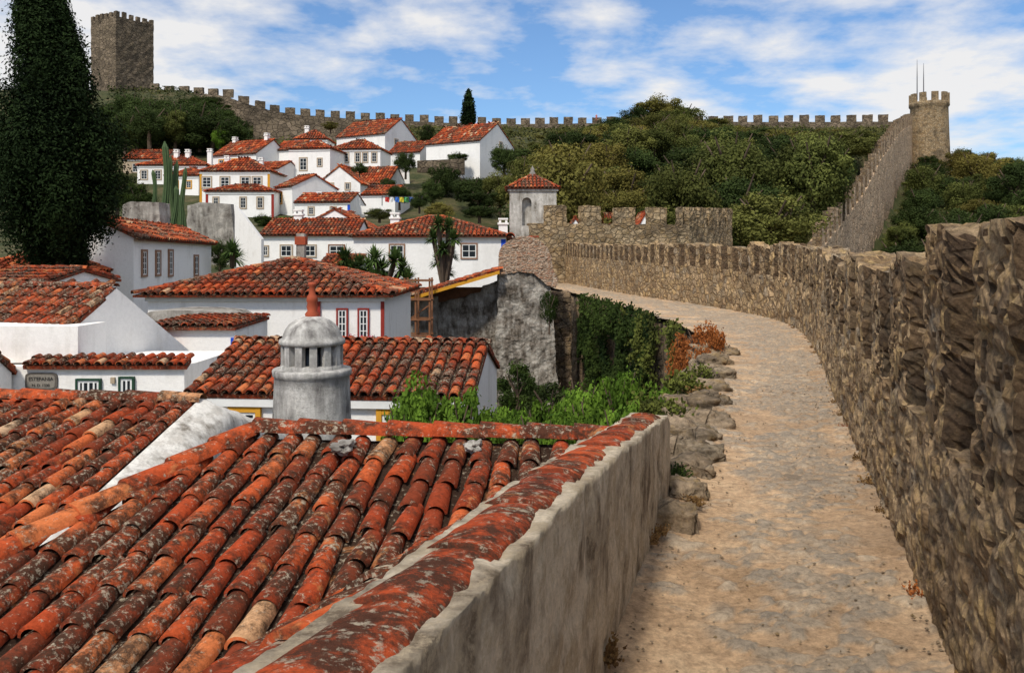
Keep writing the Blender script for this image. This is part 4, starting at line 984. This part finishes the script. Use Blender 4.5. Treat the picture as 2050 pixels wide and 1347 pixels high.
def yucca(b,yy,heads,label,L=.75,base_e=590):
    rnd=random.Random(int(b)); bs_=V3(b,base_e,yy); rt=root('yucca_plant',label,'plant',bs_); a=Acc(); tv=Acc()
    for (hb_,he) in heads:
        c=V3(hb_,he,yy+rnd.uniform(-.8,.8)); rosette(a,c,150,L,rnd,.04)
        d=c-bs_; u=d.orthogonal().normalized()*.08; w=d.normalized().cross(u); tv.box(bs_+d/2,d/2,u,w)
    a.mesh('leaves',MT['yucca'],rt,bs_); tv.mesh('trunk',MT['bark'],rt,bs_,tint=False)
yucca(700,38,[(690,520),(700,540),(680,555),(718,535),(725,560),(705,575)],'clump of spiky yuccas in a walled garden')
yucca(770,37,[(750,520),(765,540),(790,522),(805,540),(815,562),(775,572),(750,562),(740,538)],'broad clump of spiky yuccas beside a house')
yucca(890,40,[(878,450),(898,455),(868,478),(908,480),(885,500),(902,512),(878,525),(895,545)],'tall many-headed yucca tree before a white house',.62)
yucca(465,40,[(465,505),(470,520)],'spiky grey-green agave beside a garden wall',.8,535)
def cactus(b,yy,e0,e1,r):
    K=16; v=[];f=[]; z0=Z(e1,yy); z1=Z(e0,yy); x=X(b,yy); N_=14; ph=R.random()*6
    for j in range(N_+1):
        u=j/N_; zz=z0+(z1-z0)*u; rr=r*(1 if u<.9 else math.sqrt(max(0.02,1-((u-.9)/.1)**2)))*(.85+.2*math.sin(u*9+ph)*.4+.1)
        for k in range(K): an=2*math.pi*k/K; q=rr*(1.0 if k%2 else .72); v.append(Vector((x+q*math.cos(an)+.12*math.sin(u*4+ph),yy+q*math.sin(an),zz)))
    for j in range(N_):
        for k in range(K): f.append((j*K+k,j*K+(k+1)%K,(j+1)*K+(k+1)%K,(j+1)*K+k))
    f.append(tuple(range(N_*K,(N_+1)*K)))
    tag(mk('cactus',v,f,MT['cactus'],None,Vector((x,yy,z0))),'tall ribbed green columnar cactus','cactus','columnar cacti in the garden')
for q in ((329,42,283,470,.16),(345,43,312,470,.13),(356,42.5,322,480,.14),(367,41.5,335,480,.12),(362,42,395,480,.16),(306,44,340,440,.11),(338,42.2,350,470,.12),(349,41.8,372,478,.13)): cactus(*q)
for b in (705,728,745):
    c=V3(b,682,23.5); rt=root('potted_plant','pink geranium in a clay pot on a wall','plant',c-UP*.25,'potted geraniums')
    lathe('pot',[(.07,c.z-.25),(.1,c.z-.08),(.085,c.z-.08)],(c.x,c.y),MT['terracotta'],rt,c-UP*.25,12)
    rnd=random.Random(b); v,f,t=leafcloud([(c,(.14,.14,.12),.5)],120,.03,rnd); mk('leaves',v,f,MT['ivy'],rt,c-UP*.25,t)
    v,f,t=leafcloud([(c+UP*.06,(.15,.15,.12),.5)],60,.03,rnd); mk('blooms',v,f,MT['pink'],rt,c-UP*.25,t)
def rock(x,y,z,sx,sy,sz,seed):
    bm=bmesh.new(); bmesh.ops.create_cube(bm,size=2); bmesh.ops.subdivide_edges(bm,edges=bm.edges,cuts=15,use_grid_fill=True)
    o_=Vector((seed*3.1,0,0)); an=seed*1.3
    for q in bm.verts:
        n=q.co.normalized(); c=q.co*.45+n*.65
        k=1+.3*noise.noise(c*1.1+o_)+.15*noise.noise(c*3+o_)+.08*noise.noise(c*8+o_)+.04*noise.noise(c*18+o_)
        q.co=Vector((c.x*sx*k,c.y*sy*k,c.z*sz*k))
    bs_=Vector((x,y,z)); 
    for q in bm.verts: q.co+=bs_
    tag(bmobj(bm,'rock',MT['rock'],None,bs_,True),'rough weathered limestone block edging the sandy walkway','rock','edging rocks along the walkway')
i=0
for (b,e,sx,sy,sz) in ((1345,1035,.14,.17,.16),(1378,935,.16,.2,.15),(1402,905,.17,.22,.14),(1372,975,.13,.2,.13),(1398,870,.19,.24,.13),(1410,838,.22,.3,.13),(1438,800,.14,.2,.1),(1385,805,.26,.3,.16),(1405,775,.26,.3,.15),(1352,900,.16,.22,.18),(1415,748,.28,.35,.16),(1428,722,.26,.4,.15),(1360,865,.2,.22,.16),(1375,835,.22,.28,.16),(1425,700,.3,.5,.15)):
    y=1.55*F/(e-520); rock(X(b,y),y,-1.63,sx*1.1,sy,sz,i); i+=1
# loose pebbles and debris lying on the walkway
rnd=random.Random(5); a=Acc()
for i in range(1200):
    y=2.5+rnd.random()**1.6*16; xa=interp(y,LY)+.03; xb=interp(y,RY)-.02; u=rnd.random()
    u=u**2.2*.5 if rnd.random()<.5 else 1-u**2.2*.5
    x=xa+(xb-xa)*u; s_=rnd.uniform(.003,.011); c=Vector((x,y,-1.59+.035*abs(u-.5)))
    k=len(a.v); an=rnd.random()*6
    for dx,dy,dz in ((1,0,0),(0,1,0),(-1,0,0),(0,-1,0),(0,0,.7),(0,0,-.7)):
        q=Vector((dx*math.cos(an)-dy*math.sin(an),dx*math.sin(an)+dy*math.cos(an),dz))*s_*rnd.uniform(.7,1.3); a.v.append(c+q)
    for p in range(4): a.f+=[(k+p,k+(p+1)%4,k+4),(k+(p+1)%4,k+p,k+5)]; a.t+=[0,0]
o=a.mesh('gravel',MT['rock'],None,None,tint=False); o['kind']='stuff'; tag(o,'loose small pebbles and grit on the sandy walkway','gravel')
def weed(x,y,z,s,mat,label,seed,n=60):
    rnd=random.Random(seed); a=Acc(); c=Vector((x,y,z))
    for i in range(n):
        an=rnd.uniform(0,6.28); el=rnd.uniform(.3,1.5); d=Vector((math.cos(an)*math.cos(el),math.sin(an)*math.cos(el),math.sin(el))); l=s*rnd.uniform(.5,1); sd=d.orthogonal().normalized()*s*.04
        st_=c+Vector((rnd.uniform(-s,s)*.5,rnd.uniform(-s,s)*.8,0)); k=len(a.v); a.v+=[st_-sd,st_+sd,st_+d*l]; a.f.append((k,k+1,k+2)); a.t.append(rnd.random())
        for j in range(3):
            q=st_+d*l*rnd.uniform(.3,1); r1=Vector((rnd.gauss(0,1),rnd.gauss(0,1),rnd.gauss(0,1))).normalized()*s*.1; r2=r1.orthogonal()*.7; k=len(a.v); a.v+=[q-r1,q-r2,q+r1,q+r2]; a.f.append((k,k+1,k+2,k+3)); a.t.append(rnd.random())
    tag(a.mesh('weed_plant',MT[mat],None,c),label,'weed','weeds along the walkway')
for i in range(20):
    y=3.3+i*.9+R.uniform(-.3,.3); x=interp(y,RY)-.02; m=R.choice(['dry','redleaf','dry'])
    weed(x,y,-1.6,R.uniform(.05,.1),m,'small dry reddish weed at the wall foot',i)
for (b,e,s_,m) in ((1212,1335,.09,'dry'),(1300,1095,.07,'dry'),(1355,960,.1,'ivy'),(1390,1020,.07,'dry'),(1350,845,.22,'ivyb'),(1365,790,.3,'ivyb'),(1300,835,.25,'ivyb'),(1320,1080,.06,'dry'),(1400,800,.16,'dry'),(1405,760,.2,'ivyb')):
    y=1.58*F/(e-520); weed(X(b,y),y,-1.55,s_,m,'tuft of weeds growing at the walkway edge',int(b),90)
lbz=V3(805,398,86); ll=root('washing_line','washing line hung with small coloured cloths','laundry',lbz-UP*1)
g=Acc(); g.box(V3(805,394,86),(2.0,0,0),(0,.015,0),(0,0,.015)); 
for b in (765,845): g.box(V3(b,402,86),(.04,0,0),(0,.04,0),(0,0,.5))
g.mesh('line',MT['metal'],ll,lbz-UP*1,tint=False)
for i,(b,c) in enumerate(((775,(.5,.05,.04)),(785,(.7,.7,.7)),(795,(.05,.15,.5)),(804,(.6,.5,.05)),(814,(.1,.4,.15)),(823,(.1,.2,.6)),(834,(.75,.75,.75)))):
    v=[];f=[]
    for j in range(5):
        for k in range(5): v.append(V3(b,394,86)+Vector(((j/4-.5)*.42,.05*math.sin(j*1.7+k),-.5*k/4-.02*j)))
    for j in range(4):
        for k in range(4): f.append((j*5+k,j*5+k+1,j*5+k+6,j*5+k+5))
    mk('cloth',v,f,plain('cloth_%s'%['red','white','blue','yellow','green','navy','pale'][i],c,.9),ll,lbz-UP*1)
def person(b,yy,e,label,shirt):
    p=V3(b,e,yy); me=bpy.data.meshes.new('person'); J=[(0,0,.95),(0,0,1.2),(0,0,1.42),(0,0,1.52),(0,0,1.66),(.11,0,.9),(.13,.02,.5),(.13,0,.06),(-.11,0,.9),(-.14,-.05,.5),(-.15,.05,.06),(.2,0,1.4),(.27,.02,1.12),(.25,-.12,.9),(-.2,0,1.4),(-.27,.02,1.12),(-.26,-.1,.88),(.13,-.16,.04),(-.15,-.12,.04)]
    E=[(0,1),(1,2),(2,3),(3,4),(0,5),(5,6),(6,7),(0,8),(8,9),(9,10),(2,11),(11,12),(12,13),(2,14),(14,15),(15,16),(7,17),(10,18)]
    rr=[.15,.14,.15,.06,.11,.1,.07,.05,.1,.07,.05,.07,.05,.04,.07,.05,.04,.04,.04]
    me.from_pydata(J,E,[]); o=bpy.data.objects.new('person',me); COL.objects.link(o); o.location=p
    md=o.modifiers.new('s','SKIN')
    for i,sv in enumerate(me.skin_vertices[0].data): sv.radius=(rr[i],rr[i]*.8); sv.use_root=(i==0)
    o.modifiers.new('u','SUBSURF').levels=1; me.materials.append(plain('clothing',shirt,.8)); tag(o,label,'person')
person(1194,209,243,'standing visitor in light red top on the wall walk',(.5,.15,.12))
person(556,200,231,'walking visitor in pale shirt on the wall walk',(.6,.5,.45))

# ---------------- sky, light, camera ----------------
wd=bpy.data.worlds.new('World'); scn.world=wd; wd.use_nodes=True; nt=wd.node_tree; nt.nodes.clear(); l=nt.links
EL,AZ=math.radians(50),math.radians(205)   # sun high behind the viewer, through thin cloud
sdir=Vector((math.sin(AZ)*math.cos(EL),math.cos(AZ)*math.cos(EL),math.sin(EL)))
sky=nt.nodes.new('ShaderNodeTexSky'); sky.sky_type='NISHITA'; sky.sun_disc=False; sky.sun_elevation=EL; sky.sun_rotation=AZ; sky.ozone_density=1.5; sky.air_density=1.0; sky.dust_density=.8
hs=nt.nodes.new('ShaderNodeMix'); hs.data_type='RGBA'; hs.blend_type='MULTIPLY'; hs.inputs[0].default_value=1; l.new(sky.outputs[0],hs.inputs[6]); hs.inputs[7].default_value=(.74,.95,1.17,1)
b1=nt.nodes.new('ShaderNodeBackground'); b1.inputs[1].default_value=.125; l.new(hs.outputs[2],b1.inputs[0])
tc_=nt.nodes.new('ShaderNodeTexCoord'); sp=nt.nodes.new('ShaderNodeSeparateXYZ'); l.new(tc_.outputs['Generated'],sp.inputs[0])
def mth(op,a,b=0):
    n=nt.nodes.new('ShaderNodeMath'); n.operation=op
    for s_,v_ in ((n.inputs[0],a),(n.inputs[1],b)):
        if hasattr(v_,'is_output'): l.new(v_,s_)
        else: s_.default_value=v_
    return n.outputs[0]
den=mth('ADD',mth('MAXIMUM',sp.outputs[2],0),.16)
cb_=nt.nodes.new('ShaderNodeCombineXYZ'); l.new(mth('DIVIDE',sp.outputs[0],den),cb_.inputs[0]); l.new(mth('DIVIDE',sp.outputs[1],den),cb_.inputs[1])
def cn(sc,det,ro,dist,loc):
    mp=nt.nodes.new('ShaderNodeMapping'); mp.inputs['Location'].default_value=loc; mp.inputs['Scale'].default_value=(1,1,1); l.new(cb_.outputs[0],mp.inputs[0])
    n=nt.nodes.new('ShaderNodeTexNoise'); n.inputs['Scale'].default_value=sc; n.inputs['Detail'].default_value=det; n.inputs['Roughness'].default_value=ro; n.inputs['Distortion'].default_value=dist; l.new(mp.outputs[0],n.inputs['Vector']); return n.outputs['Fac']
c1=cn(.8,9,.56,.3,(3.2,1.5,0)); c2=cn(3.4,10,.58,.1,(0,7,0))
cs=mth('ADD',mth('MULTIPLY',c1,.55),mth('MULTIPLY',c2,.45))
cs=mth('ADD',cs,mth('MULTIPLY',mth('SUBTRACT',.2,sp.outputs[2]),.34))
hi=mth('MAXIMUM',mth('SUBTRACT',sp.outputs[2],.4),0)  # overhead sky out of view: cloud added and brightened there as fill light
cs=mth('ADD',cs,mth('MULTIPLY',hi,.6))
rp=nt.nodes.new('ShaderNodeValToRGB'); rp.color_ramp.elements[0].position=.42; rp.color_ramp.elements[1].position=.56; l.new(cs,rp.inputs[0])
b2=nt.nodes.new('ShaderNodeBackground'); b2.inputs[0].default_value=(1,.98,.96,1); l.new(mth('ADD',.9,mth('MULTIPLY',hi,1.1)),b2.inputs[1])
mx=nt.nodes.new('ShaderNodeMixShader'); l.new(mth('MULTIPLY',rp.outputs[0],.93),mx.inputs[0]); l.new(b1.outputs[0],mx.inputs[1]); l.new(b2.outputs[0],mx.inputs[2])
wo=nt.nodes.new('ShaderNodeOutputWorld'); l.new(mx.outputs[0],wo.inputs[0])
sn=bpy.data.lights.new('sun','SUN'); sn.energy=3.4; sn.angle=math.radians(6); sn.color=(1,.93,.82); so=bpy.data.objects.new('sun',sn); COL.objects.link(so)
so.rotation_euler=sdir.to_track_quat('Z','Y').to_euler(); so.location=(20,-30,60)
cam=bpy.data.cameras.new('camera'); co=bpy.data.objects.new('camera',cam); COL.objects.link(co); co.location=(0,0,0); co.rotation_euler=(math.radians(90),0,0)
cam.sensor_width=36; cam.lens=F/2050*36; cam.shift_y=-153.5/2050; cam.clip_start=.05; cam.clip_end=6000
scn.camera=co
scn.view_settings.view_transform='Standard'; scn.view_settings.look='None'; scn.view_settings.exposure=0
print('trees',cnt)
